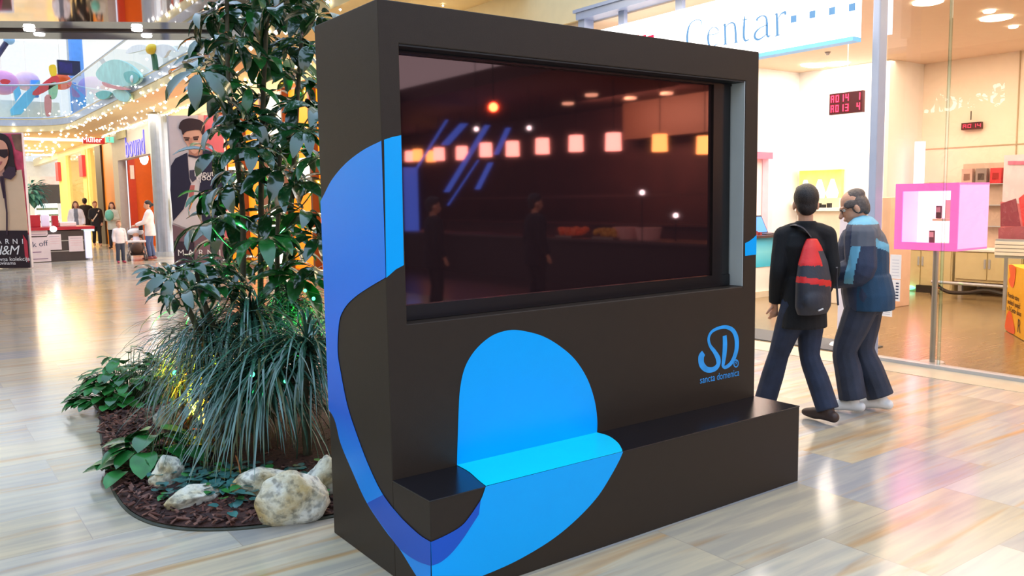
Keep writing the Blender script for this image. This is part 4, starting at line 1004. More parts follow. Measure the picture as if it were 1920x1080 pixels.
# hanging red sign and exit sign
A, B = ony(156, 269, 36), ony(196, 259, 36)
t = thing('hanging_sign', 'red hanging shop sign with white lettering under the far ceiling', 'sign', ((A.x+B.x)/2, 36, A.z))
MB().box(A.x, B.x, 36, 36.15, A.z, B.z).build('panel', mat('red sign panel', (206, 34, 44), .4, emit=.25), t)
text('lettering', 'Müller', .30, ((A.x+B.x)/2-.08, 35.995, A.z+.06), (1, 0, 0), (0, 0, 1), mat('white lit letters', (255, 240, 240), .4, emit=1.2), t, depth=.01)
for x in (A.x+.1, B.x-.1): MB().tube([(x, 36.07, B.z), (x, 36.07, 4.66)], .012, 6).build('hanger', alu, t)
A, B = ony(199, 267, 34.5), ony(214, 257, 34.5)
t = thing('exit_sign', 'small green emergency exit sign under the ceiling right of the red sign', 'sign', ((A.x+B.x)/2, 34.5, A.z))
MB().box(A.x, B.x, 34.5, 34.58, A.z, B.z).build('panel', mat('green lit sign', (120, 230, 200), .4, emit=.6), t)
MB().ball(((A.x*.6+B.x*.4), 34.49, B.z-.06), .035, nu=8, nv=6).box(A.x*.65+B.x*.35, A.x*.5+B.x*.5, 34.485, 34.499, A.z+.04, B.z-.10).build('running_figure', white, t)
MB().tube([((A.x+B.x)/2, 34.54, B.z), ((A.x+B.x)/2, 34.54, 4.66)], .012, 6).build('hanger', alu, t)
A, B = onx(222, 267, 5.68), onx(236, 248, 5.68)
MB().box(5.6, 5.68, B.y, A.y, 4.3, 4.6).build('wall_box', mat('olive grey box', (196, 190, 150), .5), label='small olive grey box high on the wall left of the grey portal', cat='box')

# -- gallery balustrade with lights
bal = thing('balustrade', 'glass balustrade curving along the upper gallery', 'balustrade', (3.7, 20, 4.98))
gt = glass_mat('gallery glass', tint=(.90, .94, .97), refl=.9)
P0 = off(.05)
def resample(path, step):
    out = [path[0]]; 
    for a, b_ in zip(path, path[1:]):
        L = (b_-a).length; k = max(1, round(L/step))
        for i in range(1, k+1): out.append(a+(b_-a)*(i/k))
    return out
RS = resample(P0, 2.4)
for a, b_ in zip(RS, RS[1:]):
    g = (b_-a).normalized()*.02; q = [a+g, b_-g]
    MB().poly([q[0]+V((0, 0, 5.0)), q[1]+V((0, 0, 5.0)), q[1]+V((0, 0, 6.18)), q[0]+V((0, 0, 6.18))], .015, g.cross(V((0, 0, 1)))).build('glass_panel', gt, bal)
MB().tube([p+V((0, 0, 6.22)) for p in P0], .035, 8).build('handrail', steel, bal, fix=False)
MB().tube([p+V((0, 0, 5.0)) for p in P0], .045, 8).build('base_rail', steel, bal, fix=False)
# fairy lights: strings along the fascia, the ceiling edge and in nets over the ceiling
fl = MB(); r6 = random.Random(2)
def dot(p, s):
    p = V(p); fl.add([p+V((s, 0, 0)), p-V((s, 0, 0)), p+V((0, s, 0)), p-V((0, s, 0)), p+V((0, 0, s)), p-V((0, 0, s))], [(0, 2, 4), (2, 1, 4), (1, 3, 4), (3, 0, 4), (2, 0, 5), (1, 2, 5), (3, 1, 5), (0, 3, 5)])
for p in resample(off(-.05), .42): dot(p+V((0, 0, 4.52+r6.uniform(-.12, .1))), r6.uniform(.02, .045)); dot(p+V((r6.uniform(-.05, 0), 0, 5.0+r6.uniform(-.3, .35))), r6.uniform(.015, .035))
for p in resample(off(.82), .55): dot(p+V((-.03, 0, 4.48+r6.uniform(0, .12))), r6.uniform(.02, .05))
for i in range(150): dot((r6.uniform(4.3, 5.7), r6.uniform(8, 33), 4.63), r6.uniform(.015, .035))
for i in range(90): dot((5.62, 13.2+i*.26, 4.62+r6.uniform(-.03, .03)), .035)
for i in range(200): dot((r6.uniform(-2, 5.6), r6.uniform(35, 56), 4.62), r6.uniform(.03, .06))
fl.build('fairy_lights', mat('fairy light glow', (255, 250, 236), .4, emit=9), kind='stuff', fix=False, label='strings of white fairy lights along the gallery edge and ceiling')

# -- paper decorations of the gallery: a teal fish, a flower
X = 3.62
def fpoly(pts, th, m, name, par, n=5, x=X, closed=True):
    P = catmull([onx(a, b, x) for a, b in pts], n, True); return MB().poly(P, th, (-1, 0, 0)).build(name, m, par)
teal = mat('pale teal paper', (168, 222, 214), .5, var=.12, vscale=3); teal2 = mat('teal paper', (96, 186, 180), .5, var=.1)
fi = thing('paper_fish', 'pale teal paper fish with scrolled fins hanging on the gallery edge', 'decoration', tuple(onx(215, 150, X)))
fpoly([(184, 136), (200, 118), (222, 112), (248, 122), (268, 142), (262, 156), (240, 162), (212, 158), (190, 150)], .06, teal, 'body', fi)
fpoly([(182, 176), (196, 170), (210, 174), (204, 184), (190, 186)], .05, teal2, 'fin', fi)
fpoly([(214, 172), (232, 168), (246, 178), (242, 190), (226, 188)], .05, teal, 'fin', fi)
fpoly([(234, 138), (248, 134), (262, 144), (256, 156), (240, 154)], .03, teal2, 'cheek', fi, x=X-.07)
MB().ball(onx(248, 148, X-.1), .05, .14, .10).build('eye', mat('white paper eye', (240, 246, 246), .4), fi)
fpoly([(196, 154), (214, 160), (236, 164), (246, 168), (232, 169), (210, 165), (198, 160)], .06, mat('rose paper', (220, 140, 140), .5), 'mouth', fi, x=X-.07)
fw = thing('paper_flower', 'large white paper flower with a yellow heart on the gallery edge', 'decoration', tuple(onx(290, 130, X)))
MB().tube(catmull([onx(292, 131, X), onx(290, 112, X), onx(286, 94, X)], 5), .07, 8).build('stalk', mat('green paper stalk', (70, 120, 90), .5), fw)
MB().ball(onx(284, 92, X-.1), .12, .3, .12).build('heart', mat('yellow paper', (246, 204, 40), .5), fw)
fpoly([(290, 92), (305, 84), (325, 86), (336, 97), (322, 95), (312, 108), (300, 104)], .06, mat('white paper petal', (246, 248, 250), .5), 'petal', fw)
fpoly([(282, 90), (268, 84), (250, 88), (240, 100), (258, 98)], .06, mat('white paper petal', (246, 248, 250)), 'petal', fw)
# -- upper gallery: white sloping ceilings, column, screen, decorations
MB().poly([V((-9, 35, 9.15)), V((6, 35, 9.15)), V((6, 58, 12)), V((-9, 58, 12))], .2, (0, 0, 1)).build('ceiling_gallery', mat('glowing fill ceiling', (246, 248, 255), .6, emit=1.0, ecol=(225, 238, 255)), kind='structure')  # glow added to the ceiling to brighten the upper gallery
bl = mat('sky blue column', (86, 150, 240), .5, emit=.1)
c = thing('blue_column', 'blue column on the upper gallery beside the dark screen', 'column', (4.85, 37, 4.98)); MB().rings([((4.9, 37, 4.98), .3, .3), ((4.9, 37, 9.3), .3, .3)], 20).build('shaft', bl, c); MB().rings([((4.9, 37, 4.98), .38, .38), ((4.9, 37, 5.2), .38, .38)], 20).build('base_ring', bl, c)
A, B = ony(109, 139, 35.5), ony(150, 115, 35.5)
t = thing('hanging_screen', 'dark blue screen hanging on the upper gallery', 'screen', ((A.x+B.x)/2, 35.5, A.z))
MB().box(A.x, B.x, 35.5, 35.7, A.z, B.z).build('housing', mat('dark blue housing', (20, 24, 70), .3), t); MB().box(A.x+.05, B.x-.3, 35.49, 35.5, A.z+.06, B.z-.08).build('picture', mat('dark screen picture', (26, 20, 90), .3, emit=.3, var=.5, vscale=3), t)
MB().tube([((A.x+B.x)/2, 35.6, B.z), ((A.x+B.x)/2, 35.6, 9.3)], .04, 8).build('hanger', alu, t)
for (px, py, rr, c, nm, lb) in ((4, 155, .60, (214, 150, 210), 'lilac paper', 'lilac paper ball at the left edge of the upper gallery'), (50, 152, .50, (206, 186, 236), 'pale violet paper', 'pale violet paper ball right of the lilac one'), (114, 153, .42, (246, 100, 40), 'orange paper', 'orange paper ball under the dark screen')):
    p = ony(px, py, 36.4 if px != 50 else 38); t = thing('paper_ball', lb, 'decoration', tuple(p), group='paper balls over the gallery'); MB().ball(p, rr, rr, rr*.8).build('ball', mat(nm, c, .5, var=.06), t, smooth=True); MB().tube([p+V((0, 0, rr*.7)), V((p.x, p.y, 9.16+(p.y-35)*2.85/23))], .012, 5).build('cord', white, t)
pd = thing('paper_clown', 'red and yellow paper figure on the upper gallery left of the orange ball', 'decoration', tuple(ony(90, 175, 34.6)))
def gp(pts, m, name, y=34.6, n=3): return MB().poly(catmull([ony(a, b, y) for a, b in pts], n, True), .08, (0, 1, 0)).build(name, m, pd)
gp([(92, 124), (104, 122), (106, 140), (96, 142)], mat('yellow paper', (246, 204, 40)), 'head'); gp([(62, 172), (100, 142), (112, 150), (104, 160), (72, 178)], mat('red paper', (214, 60, 70), .5), 'arm'); gp([(92, 158), (108, 156), (106, 182), (94, 184)], mat('green paper', (150, 200, 160), .5), 'body'); gp([(84, 182), (96, 180), (95, 215), (86, 215)], mat('rose paper', (220, 140, 140)), 'leg'); gp([(0, 152), (8, 148), (20, 152), (10, 160)], mat('red paper', (214, 60, 70)), 'ribbon', 34.4)
t = thing('blue_slide', 'sky blue slide structure on the upper gallery', 'structure', tuple(ony(40, 210, 34.8)))
for pts, y in (([(20, 205), (45, 175), (62, 160), (75, 150), (75, 168), (60, 190), (40, 214), (22, 216)], 34.9), ([(58, 150), (73, 150), (73, 182), (58, 182)], 35.1), ([(26, 170), (36, 160), (40, 176), (30, 190)], 35.0)):
    MB().poly([ony(a, b, y) for a, b in pts], .3, (0, 1, 0)).build('slide_panel', bl if y == 35.1 else mat('cyan panel', (110, 200, 240), .5), t)
t = thing('striped_pole', 'dark striped pole with a pale blue top at the upper left corner', 'pole', tuple(ony(0, 100, 35)))
MB().tube([ony(-10, 112, 35), ony(16, 74, 35)], .1, 8).build('pole', mat('dark striped paint', (50, 50, 90), .5, var=.6, vscale=4), t); MB().ball(ony(17, 74, 35), .2).build('cap', mat('pale blue cap', (150, 200, 250), .5), t)
MB().box(1.7, 4.0, 35.8, 36.0, 4.98, 5.9).build('ball_pit_wall', mat('white playpen wall', (246, 246, 240), .5), label='white low wall behind the gallery glass', cat='wall panel')

# -- advertising posters
def poster(label, corner_px, d_back, quad, name, thick=.10):
    """a free standing poster board facing the camera's side; returns its painter"""
    P0 = onz(*corner_px); N = V((-math.sin(YAW), -math.cos(YAW), 0))
    q = [onplane(px, py, P0, N) for px, py in quad]
    t = thing(name, label, 'poster', tuple(sum((p for p in q[2:4]), V())/2))
    U = V((math.cos(YAW), -math.sin(YAW), 0))
    us = [(p-P0).dot(U) for p in q]; zs_ = [p.z for p in q]
    u0, u1, z0, z1 = min(us[0], us[3]), (us[1]+us[2])/2, 0.02, max(zs_)
    c = [P0+U*u0+V((0, 0, z0)), P0+U*u1+V((0, 0, z0)), P0+U*u1+V((0, 0, z1)), P0+U*u0+V((0, 0, z1))]
    MB().poly(c, thick, -N).build('board', mat('poster edge grey', (210, 204, 210), .5), t)
    lim = (u0, u1, z0, z1)
    def paint(pts, m, nm, k, n=0, par=None):
        P = [onplane(px, py, P0, N) for px, py in pts]
        P = [(min(max((p-P0).dot(U), u0), u1), min(max(p.z, z0), z1)) for p in P]
        P = [P0+U*a+V((0, 0, z))+N*(.012*k) for a, z in P]
        if n: P = catmull(P, n, True)
        return MB().poly(P, .008, N).build(nm, m, par or t)
    def write(s, h, px, py, m, k, nm='lettering', sp=1.0, sh=0.0):
        p = onplane(px, py, P0, N)+N*(.012*k); return text(nm, s, h, p, U, (0, 0, 1), m, t, depth=.004, spacing=sp, shear=sh)
    return t, paint, write
pm = lambda n_, c, v=.05: mat('print '+n_, c, .45, var=v, vscale=3)
t, pa, wr = poster('tall poster of a young man in a dark jacket behind the leaves', (330, 512), 0, [(316, 217), (421, 216), (428, 492), (328, 492)], 'man_poster')
Q = lambda pts: [(300+a/3.6, 200+b/3.6) for a, b in pts]
pa([(316, 216), (372, 216), (380, 500), (318, 500)], pm('pale lilac', (216, 206, 216)), 'backdrop', 1); pa([(382, 216), (440, 216), (440, 500), (385, 500)], pm('rose', (224, 112, 124)), 'backdrop', 1); pa([(371, 216), (383, 216), (386, 500), (371, 500)], pm('pale rose', (236, 190, 186)), 'backdrop', 1)
pa(Q([(195, 262), (290, 250), (305, 330), (250, 345), (198, 330)]), pm('skin shade', (196, 140, 124)), 'neck', 2)
pa(Q([(158, 185), (165, 160), (270, 150), (296, 190), (290, 240), (272, 285), (240, 318), (214, 302), (190, 262), (165, 225)]), pm('skin', (222, 172, 154)), 'face', 3, 4)
pa(Q([(132, 145), (150, 98), (200, 80), (270, 90), (305, 120), (305, 170), (292, 195), (270, 158), (185, 168), (160, 192), (150, 160)]), pm('dark hair', (56, 38, 46)), 'hair', 4, 3)
pa(Q([(165, 206), (205, 208), (205, 218), (170, 216)]), pm('brow', (90, 56, 52)), 'brow', 4); pa(Q([(228, 204), (268, 198), (268, 210), (230, 216)]), pm('brow', (90, 56, 52)), 'brow', 4)
pa(Q([(172, 222), (198, 220), (200, 230), (176, 231)]), pm('dark eye', (60, 44, 46)), 'eye', 4); pa(Q([(232, 218), (262, 215), (260, 226), (236, 227)]), pm('dark eye', (60, 44, 46)), 'eye', 4)
pa(Q([(206, 210), (222, 212), (226, 248), (200, 252)]), pm('skin shade', (196, 140, 124)), 'nose', 4); pa(Q([(200, 272), (236, 270), (232, 280), (206, 281)]), pm('lips', (176, 96, 98)), 'mouth', 4)
pa(Q([(190, 330), (250, 345), (305, 325), (300, 470), (270, 600), (290, 760), (245, 842), (88, 782), (190, 600)]), pm('white tee', (222, 216, 226)), 'shirt', 3)
pa(Q([(198, 322), (250, 336), (302, 318), (304, 330), (250, 350), (196, 336)]), pm('dark collar', (60, 52, 70)), 'collar', 4)
pa(Q([(80, 400), (110, 350), (190, 310), (202, 480), (215, 520), (190, 610), (165, 690), (95, 772), (75, 560)]), pm('navy cloth', (38, 36, 66)), 'jacket', 4); pa(Q([(296, 280), (345, 300), (400, 340), (445, 420), (445, 770), (330, 890), (290, 765), (265, 600), (285, 450)]), pm('navy cloth', (38, 36, 66)), 'jacket', 4)
pa(Q([(205, 430), (250, 425), (250, 490), (225, 510), (205, 480)]), pm('tee print', (70, 66, 90)), 'shirt_print', 4); pa(Q([(210, 530), (240, 530), (232, 610), (200, 610)]), pm('tee red print', (190, 110, 110)), 'shirt_print', 4)
pa(Q([(88, 795), (220, 845), (330, 870), (440, 900), (470, 1090), (95, 1090)]), pm('mauve denim', (132, 102, 114)), 'jeans', 3); pa(Q([(100, 905), (236, 915), (240, 1090), (112, 1090)]), pm('plum shade', (58, 42, 62)), 'jeans_shadow', 4)
pa(Q([(45, 770), (75, 745), (88, 790), (70, 820), (50, 805)]), pm('dark hair', (56, 38, 46)), 'cuff', 4)
wm = pm('white letters', (246, 244, 248), .01)
wr('Kaput', .20, 300+305/3.6, 200+470/3.6, wm, 6); wr('qoo', .22, 300+305/3.6, 200+498/3.6, wm, 6)
for ch, x in zip('MARNI', (150, 215, 285, 348, 412)): wr(ch, .22, 300+x/3.6, 200+1005/3.6, wm, 6)
t, pa, wr = poster('tall fashion poster of a woman in dark sunglasses at the left edge', (58, 503), 0, [(-52, 250), (42, 250), (58, 503), (-50, 503)], 'woman_poster')
pa([(-60, 250), (60, 250), (60, 440), (-60, 440)], pm('rose flowers', (196, 70, 96), .45), 'backdrop', 1); pa([(22, 252), (42, 252), (44, 285), (30, 280)], pm('brown flowers', (120, 84, 70), .4), 'backdrop', 2)
pa([(-50, 345), (-30, 330), (-10, 324), (14, 322), (42, 318), (47, 360), (56, 436), (-55, 436)], pm('beige cloth', (224, 190, 160), .03), 'coat', 3)
pa([(-32, 300), (-30, 262), (-18, 252), (2, 250), (16, 256), (25, 275), (29, 305), (33, 322), (18, 324), (-24, 326)], pm('black hair', (44, 26, 34)), 'hair', 4, 3)
pa([(-16, 315), (10, 312), (12, 330), (-2, 340), (-18, 330)], pm('skin shade', (196, 140, 124)), 'neck', 5); pa([(-20, 275), (-10, 262), (8, 264), (17, 276), (18, 298), (10, 316), (0, 323), (-12, 316), (-20, 298)], pm('warm skin', (228, 160, 132)), 'face', 6, 3)
pa([(-20, 282), (18, 280), (19, 292), (12, 297), (2, 292), (-6, 297), (-18, 294)], pm('sunglasses black', (40, 18, 30)), 'sunglasses', 7); pa([(-5, 304), (8, 303), (5, 309), (-3, 309)], pm('lips', (176, 96, 98)), 'mouth', 7)
pa([(8, 326), (20, 312), (32, 314), (33, 328), (24, 337), (12, 334)], pm('plum collar', (62, 40, 58)), 'collar', 7); pa([(-32, 318), (-14, 326), (-6, 334), (-24, 338)], pm('plum collar', (62, 40, 58)), 'collar', 7)
pa([(2, 330), (8, 332), (13, 372), (10, 372)], pm('plum collar', (62, 40, 58)), 'ribbon', 7); pa([(6, 330), (11, 330), (18, 400), (18, 440), (15, 440), (15, 398)], pm('plum collar', (62, 40, 58)), 'ribbon', 7)
pa([(-60, 432), (70, 432), (70, 510), (-60, 510)], pm('dark plum band', (38, 20, 36)), 'text_band', 5); pa([(46, 440), (54, 452), (57, 492), (50, 480)], pm('red flowers', (186, 50, 70), .3), 'flowers', 6)
for ch, x in zip('MARNI', (-14, 2, 17, 32, 46)): wr(ch, .20, x, 457, wm, 7)
wr('H&M', .36, 14, 477, wm, 7, sh=.25, sp=.9); wr('Ekskluzivna kolekcija', .16, 14, 489, wm, 7); wr('u trgovinama', .14, 8, 496, wm, 7)

# -- service counter with papers
ct = thing('info_counter', 'dark grey sales counter with a red top in the middle of the hall', 'counter', (2.4, 26.5, 0))
cg = mat('dark grey counter', (74, 64, 62), .4, var=.05); redtop = mat('red counter top', (186, 34, 50), .35)
MB().box(.9, 3.0, 26, 28, 0, .94).build('body', cg, ct); MB().box(.85, 3.3, 25.9, 28.1, .97, 1.06).build('top', redtop, ct)
for z in (.30, .62): MB().box(.9, 3.0, 25.985, 25.999, z, z+.025).build('front_line', mat('pale line', (190, 180, 170), .4), ct)
c = thing('lit_column', 'pale lit column at the right end of the counter', 'column', (3.12, 26.2, 0)); MB().box(3.02, 3.2, 26.0, 26.4, .06, .90).build('shaft', mat('pale lit glass', (226, 226, 250), .3, emit=.35, ecol=(230, 230, 255)), c); MB().rings([((3.11, 26.2, .0), .12, .12), ((3.11, 26.2, .06), .12, .12)], 14).build('foot', alu, c); MB().box(3.0, 3.3, 25.98, 26.42, .90, .965).build('lit_cap', mat('pale cyan glass', (214, 250, 250), .3, emit=.5), c)
p = ony(100, 429.5, 25.9); MB().ball(p, .10, .04, .09).build('front_light', mat('blue white lamp', (240, 246, 255), .4, emit=4), label='small round white lamp on the front of the counter', cat='lamp')
ppr = mat('rose white paper', (232, 214, 218), .6, var=.05)
for k, (x0, y0, x1, y1, lb) in enumerate(((55, 443, 89, 431, 'pale sheet with a plum bar at the top left of the counter front'), (52, 492, 93, 444, 'largest white sheet on the counter front, reading ak off'), (90, 469, 114, 439, 'sheet right of the largest sheet on the counter front'), (130, 472, 155, 442, 'sheet farthest right on the counter front'))):
    yy = 25.97-.012*(k == 1); A, B = ony(x0, y0, yy), ony(x1, y1, yy)
    s = thing('paper_sheet', lb, 'sheet', ((A.x+B.x)/2, yy, A.z), group='paper sheets on the counter front')
    MB().box(A.x, B.x, yy, yy+.006, A.z, B.z).build('sheet', ppr, s)
    h = B.z-A.z; pl = mat('plum print', (130, 90, 130), .6)
    if k == 1: text('lettering', 'ak off', .23, ((A.x+B.x)/2, yy-.002, A.z+h*.62), (1, 0, .08), (-.08, 0, 1), ink, s, depth=.002); MB().box(A.x+.06, B.x-.08, yy-.003, yy, A.z+h*.10, A.z+h*.13).build('print_line', pl, s); MB().box(A.x+.06, B.x-.25, yy-.003, yy, A.z+h*.38, A.z+h*.41).build('print_line', pl, s)
    else:
        for j in range(1 if k == 0 else 4): MB().box(A.x+.05, B.x-.05, yy-.003, yy, A.z+h*(.25 if k == 0 else .85-j*.15), A.z+h*(.33 if k == 0 else .87-j*.15)).build('print_line', pl if j == 0 else mat('rose print', (226, 180, 186), .6), s)
def deskbox(px0, py0, px1, py1, y, dy, m, nm, lb, cat):
    A, B = ony(px0, py0, y), ony(px1, py1, y); MB().box(A.x, B.x, y, y+dy, 1.062, B.z).build(nm, m, label=lb, cat=cat, bevel=.02)
deskbox(54, 425, 75, 403, 26.4, .5, redtop, 'red_case', 'large red case on the counter top next to the woman poster', 'case')
deskbox(99, 425, 109, 404, 26.3, .3, redtop, 'red_folder_box', 'small upright red box on the counter top', 'box')
deskbox(112, 425, 143, 416, 26.4, .6, white, 'paper_stack', 'stack of white papers on the counter top', 'paper')
deskbox(78, 425, 92, 402, 27.2, .1, mat('pale lilac screen', (226, 226, 246), .4, emit=.2), 'white_monitor', 'pale monitor between the red case and the red box', 'monitor')
# ---------------------------------------------------------------- people
def skin_of(mb_fn, name, mats, parent, M, voxel, smooth_it=4, paint=None):
    """several closed shapes grown together into one continuous surface"""
    mb = MB(); mb_fn(mb)
    me = mb.mesh(name, None)
    bm = bmesh.new(); bm.from_mesh(me); bmesh.ops.recalc_face_normals(bm, faces=bm.faces); bm.to_mesh(me); bm.free()
    ob = bpy.data.objects.new('tmp', me); COL.objects.link(ob)
    r = ob.modifiers.new('r', 'REMESH'); r.mode = 'VOXEL'; r.voxel_size = voxel; r.adaptivity = 0
    s = ob.modifiers.new('s', 'SMOOTH'); s.factor = .5; s.iterations = smooth_it
    dg = bpy.context.evaluated_depsgraph_get(); dg.update()
    out = bpy.data.meshes.new_from_object(ob.evaluated_get(dg)); out.name = name
    bpy.data.objects.remove(ob); bpy.data.meshes.remove(me)
    out.materials.clear()
    for m in mats: out.materials.append(m)
    out.polygons.foreach_set('use_smooth', [True]*len(out.polygons))
    if paint:
        for p in out.polygons: p.material_index = paint(p.center, p.normal)
    out.transform(M)
    return link(name, out, parent)
def limb(mb, pts, rad, seg=12, flat=1.0, end=True):
    P = catmull(pts, 4); R = []
    for i in range(len(P)):
        t = i/(len(P)-1)*(len(rad)-1); j = min(int(t), len(rad)-2); R.append(rad[j]*(1-t+j)+rad[j+1]*(t-j))
    mb.tube(P, R, seg, flat=flat); mb.ball(P[0], R[0]*.98, nu=12, nv=8); 
    if end: mb.ball(P[-1], R[-1]*.98, nu=12, nv=8)
def lerp(a, b_, t): return V(a)*(1-t)+V(b_)*t
skin = mat('warm skin tone', (214, 158, 128), .5, var=.06, vscale=20)
hair_d = mat('dark brown hair', (34, 24, 24), .5, var=.3, vscale=60, bump=.5, bscale=140)
hair_g = mat('greying brown hair', (92, 80, 76), .6, var=.3, vscale=60, bump=.5, bscale=140)
def figure(label, pos, heading, height, J, cloth, voxel=.011, cat='person', head=(0, 0), hair='short', hairm=None, lean=0.0, twist=0.0, female=False, extra=None, face=True, group=None, child=False, shw=None):
    """J: joints in a 1.75 m body facing +y, x to its right; heading: angle of +y from world +x; cloth: garment colours"""
    t = thing('person', label, cat, tuple(pos), group=group)
    k = height/1.75
    M = Matrix.Translation(V(pos)) @ Matrix.Rotation(heading-PI/2, 4, 'Z') @ Matrix.Scale(k, 4)
    HM = Matrix.Translation((0, .0, 1.50)) @ Matrix.Rotation(head[0], 4, 'Z') @ Matrix.Rotation(head[1], 4, 'X') @ Matrix.Translation((0, 0, -1.50))
    T = Matrix.Translation((0, 0, 1.0)) @ Matrix.Rotation(twist, 4, 'Z') @ Matrix.Rotation(-lean, 4, 'X') @ Matrix.Translation((0, 0, -1.0))
    ub = lambda p: T @ V(p)
    hs = 1.28 if child else 1.10     # a child's head is larger for its body
    def hp(x, y, z): return ub(HM @ V((x*hs, y*hs, 1.50+(z-1.50)*hs)))
    HR = (T @ HM).to_3x3()
    sw = shw or (.165 if female else .185)
    sh = [V((-sw, 0, 1.405)), V((sw, 0, 1.405))]
    arms = J['arms']; legs = J['legs']
    def torso(mb, g):
        # g: how much the garment stands off the body
        wst = .118 if female else .135
        mb.rings([(ub((0, -.01, .86)), .155+g, .11+g), (ub((0, -.01, .95)), .16+g, .115+g), (ub((0, 0, 1.08)), wst+g, .095+g), (ub((0, .005, 1.22)), .155+g, .112+g), (ub((0, 0, 1.33)), .17+g, .112+g), (ub((0, -.005, 1.41)), .14+g, .085+g), (ub((0, -.005, 1.455)), .075+g, .06+g)], 20)
        for s in sh: limb(mb, [ub((0, -.01, 1.445)), ub((s.x*.6, -.008, 1.43)), ub((s.x, -.003, 1.405))], [.05+g, .052+g, .05+g])
    def armshape(mb, g, upto=1.0):
        for s, (e, wv) in zip(sh, arms):
            a, e_, w_ = ub(s), ub(e), ub(wv)
            if upto < 1: w_ = lerp(e_, w_, upto)
            limb(mb, [a, lerp(a, e_, .5), e_, lerp(e_, w_, .5), w_], [.058+g, .052+g, .045+g, .04+g, .03+g*.9], end=(g == 0))
    def legshape(mb, g, z=1.0, flare=0.0):
        for s, (kn, an) in zip((-1, 1), legs):
            h = V((s*.088, 0, .90)); kn, an = V(kn), V(an); a2 = lerp(kn, an, z)
            limb(mb, [h, lerp(h, kn, .5), kn, lerp(kn, a2, .45), a2], [.092+g, .078+g, .058+g, .053+g+flare*.5, .040+g+flare], end=(g == 0))
    def feet(mb, g):
        for (kn, an), fd in zip(legs, J['feet']):
            an = V(an); d = V(fd).normalized(); c = V((d.y, -d.x, 0)).normalized()
            heel = an-d*.045+V((0, 0, -.045)); toe = an+d*.19+V((0, 0, -.055)) if abs(d.z) < .05 else an+d*.20+V((0, 0, -.045))
            limb(mb, [heel, an+d*.05+V((0, 0, -.035)), an+d*.12+V((0, 0, -.05)), toe], [.036+g, .044+g, .042+g, .027+g])
            limb(mb, [an+V((0, 0, .04)), an+V((0, 0, -.03))], [.038+g, .04+g])
    def hand(mb):
        for (e, wv), s in zip(arms, (-1, 1)):
            e_, w_ = ub(e), ub(wv); d = (w_-e_).normalized(); sd = d.cross(V((0, 1, 0)))
            if sd.length < .2: sd = d.cross(V((0, 0, 1)))
            sd.normalize(); nn = d.cross(sd).normalized()
            palm = w_+d*.05
            limb(mb, [w_, palm, w_+d*.09], [.026, .034, .036], flat=.55)
            for f_, (o_, L) in enumerate(((-.027, .062), (-.009, .074), (.009, .07), (.027, .055))):
                b_ = w_+d*.085+sd*o_; limb(mb, [b_, b_+d*L*.5-nn*.006, b_+d*L*.85-nn*.024], [.0095, .009, .0075], 8)
            b_ = w_+d*.03-sd*.03; limb(mb, [b_, b_+d*.03-sd*.022-nn*.01, b_+d*.055-sd*.026-nn*.022], [.011, .0105, .0085], 8)
    def headshape(mb):
        mb.ball(hp(0, -.012, 1.655), .075*hs, .093*hs, .098*hs, 18, 12, HR); mb.ball(hp(0, .022, 1.60), .060*hs, .066*hs, .078*hs, 16, 10, HR); mb.ball(hp(0, .05, 1.553), .034*hs, .034*hs, .026*hs, 12, 8, HR)
        limb(mb, [hp(0, .083, 1.635), hp(0, .102, 1.61), hp(0, .108, 1.598)], [.010*hs, .013*hs, .016*hs], 8)
        mb.ball(hp(0, .088, 1.567), .024*hs, .012*hs, .012*hs, 10, 6, HR)
        for s in (-1, 1): mb.ball(hp(s*.077, -.008, 1.615), .010*hs, .020*hs, .032*hs, 10, 8, HR); mb.ball(hp(s*.03, .078, 1.655), .024*hs, .014*hs, .008*hs, 8, 6, HR)
        limb(mb, [ub((0, -.015, 1.40)), ub((0, -.012, 1.49)), hp(0, -.005, 1.56)], [.058, .053, .054])
    def body(mb): torso(mb, 0); armshape(mb, 0); legshape(mb, 0); hand(mb); headshape(mb); feet(mb, -.006)
    skin_of(body, 'body', [skin], t, M, voxel*.8 if voxel < .015 else voxel*.75, 2)
    R = M.to_3x3().normalized()
    # garments
    if 'top' in cloth:
        c = cloth['top']; g = c.get('g', .022); hem = c.get('hem', .82)
        def jk(mb):
            torso(mb, g); armshape(mb, g*.85, c.get('sleeve', .97))
            flare = c.get('flare', .012)
            mb.rings([(ub((0, -.01, hem)), .165+g+flare, .122+g+flare), (ub((0, -.01, .95)), .165+g, .12+g), (ub((0, 0, 1.1)), .15+g, .108+g)], 20)
            if c.get('collar'): mb.rings([(ub((0, -.012, 1.43)), .085, .08), (ub((0, -.016, 1.50)), .074, .076), (ub((0, -.016, 1.515)), .07, .07)], 16)
        skin_of(jk, c.get('name', 'jacket'), c['mats'], t, M, voxel, 3, c.get('paint'))
    if 'legs' in cloth:
        c = cloth['legs']
        def tr_(mb):
            legshape(mb, c.get('g', .014), c.get('len', .97), c.get('flare', .014)); mb.rings([(V((0, -.01, .80)), .158, .118), (V((0, -.01, .90)), .168, .122), (V((0, -.005, 1.0)), .150, .112)], 20)
        skin_of(tr_, c.get('name', 'trousers'), c['mats'], t, M, voxel, 2)
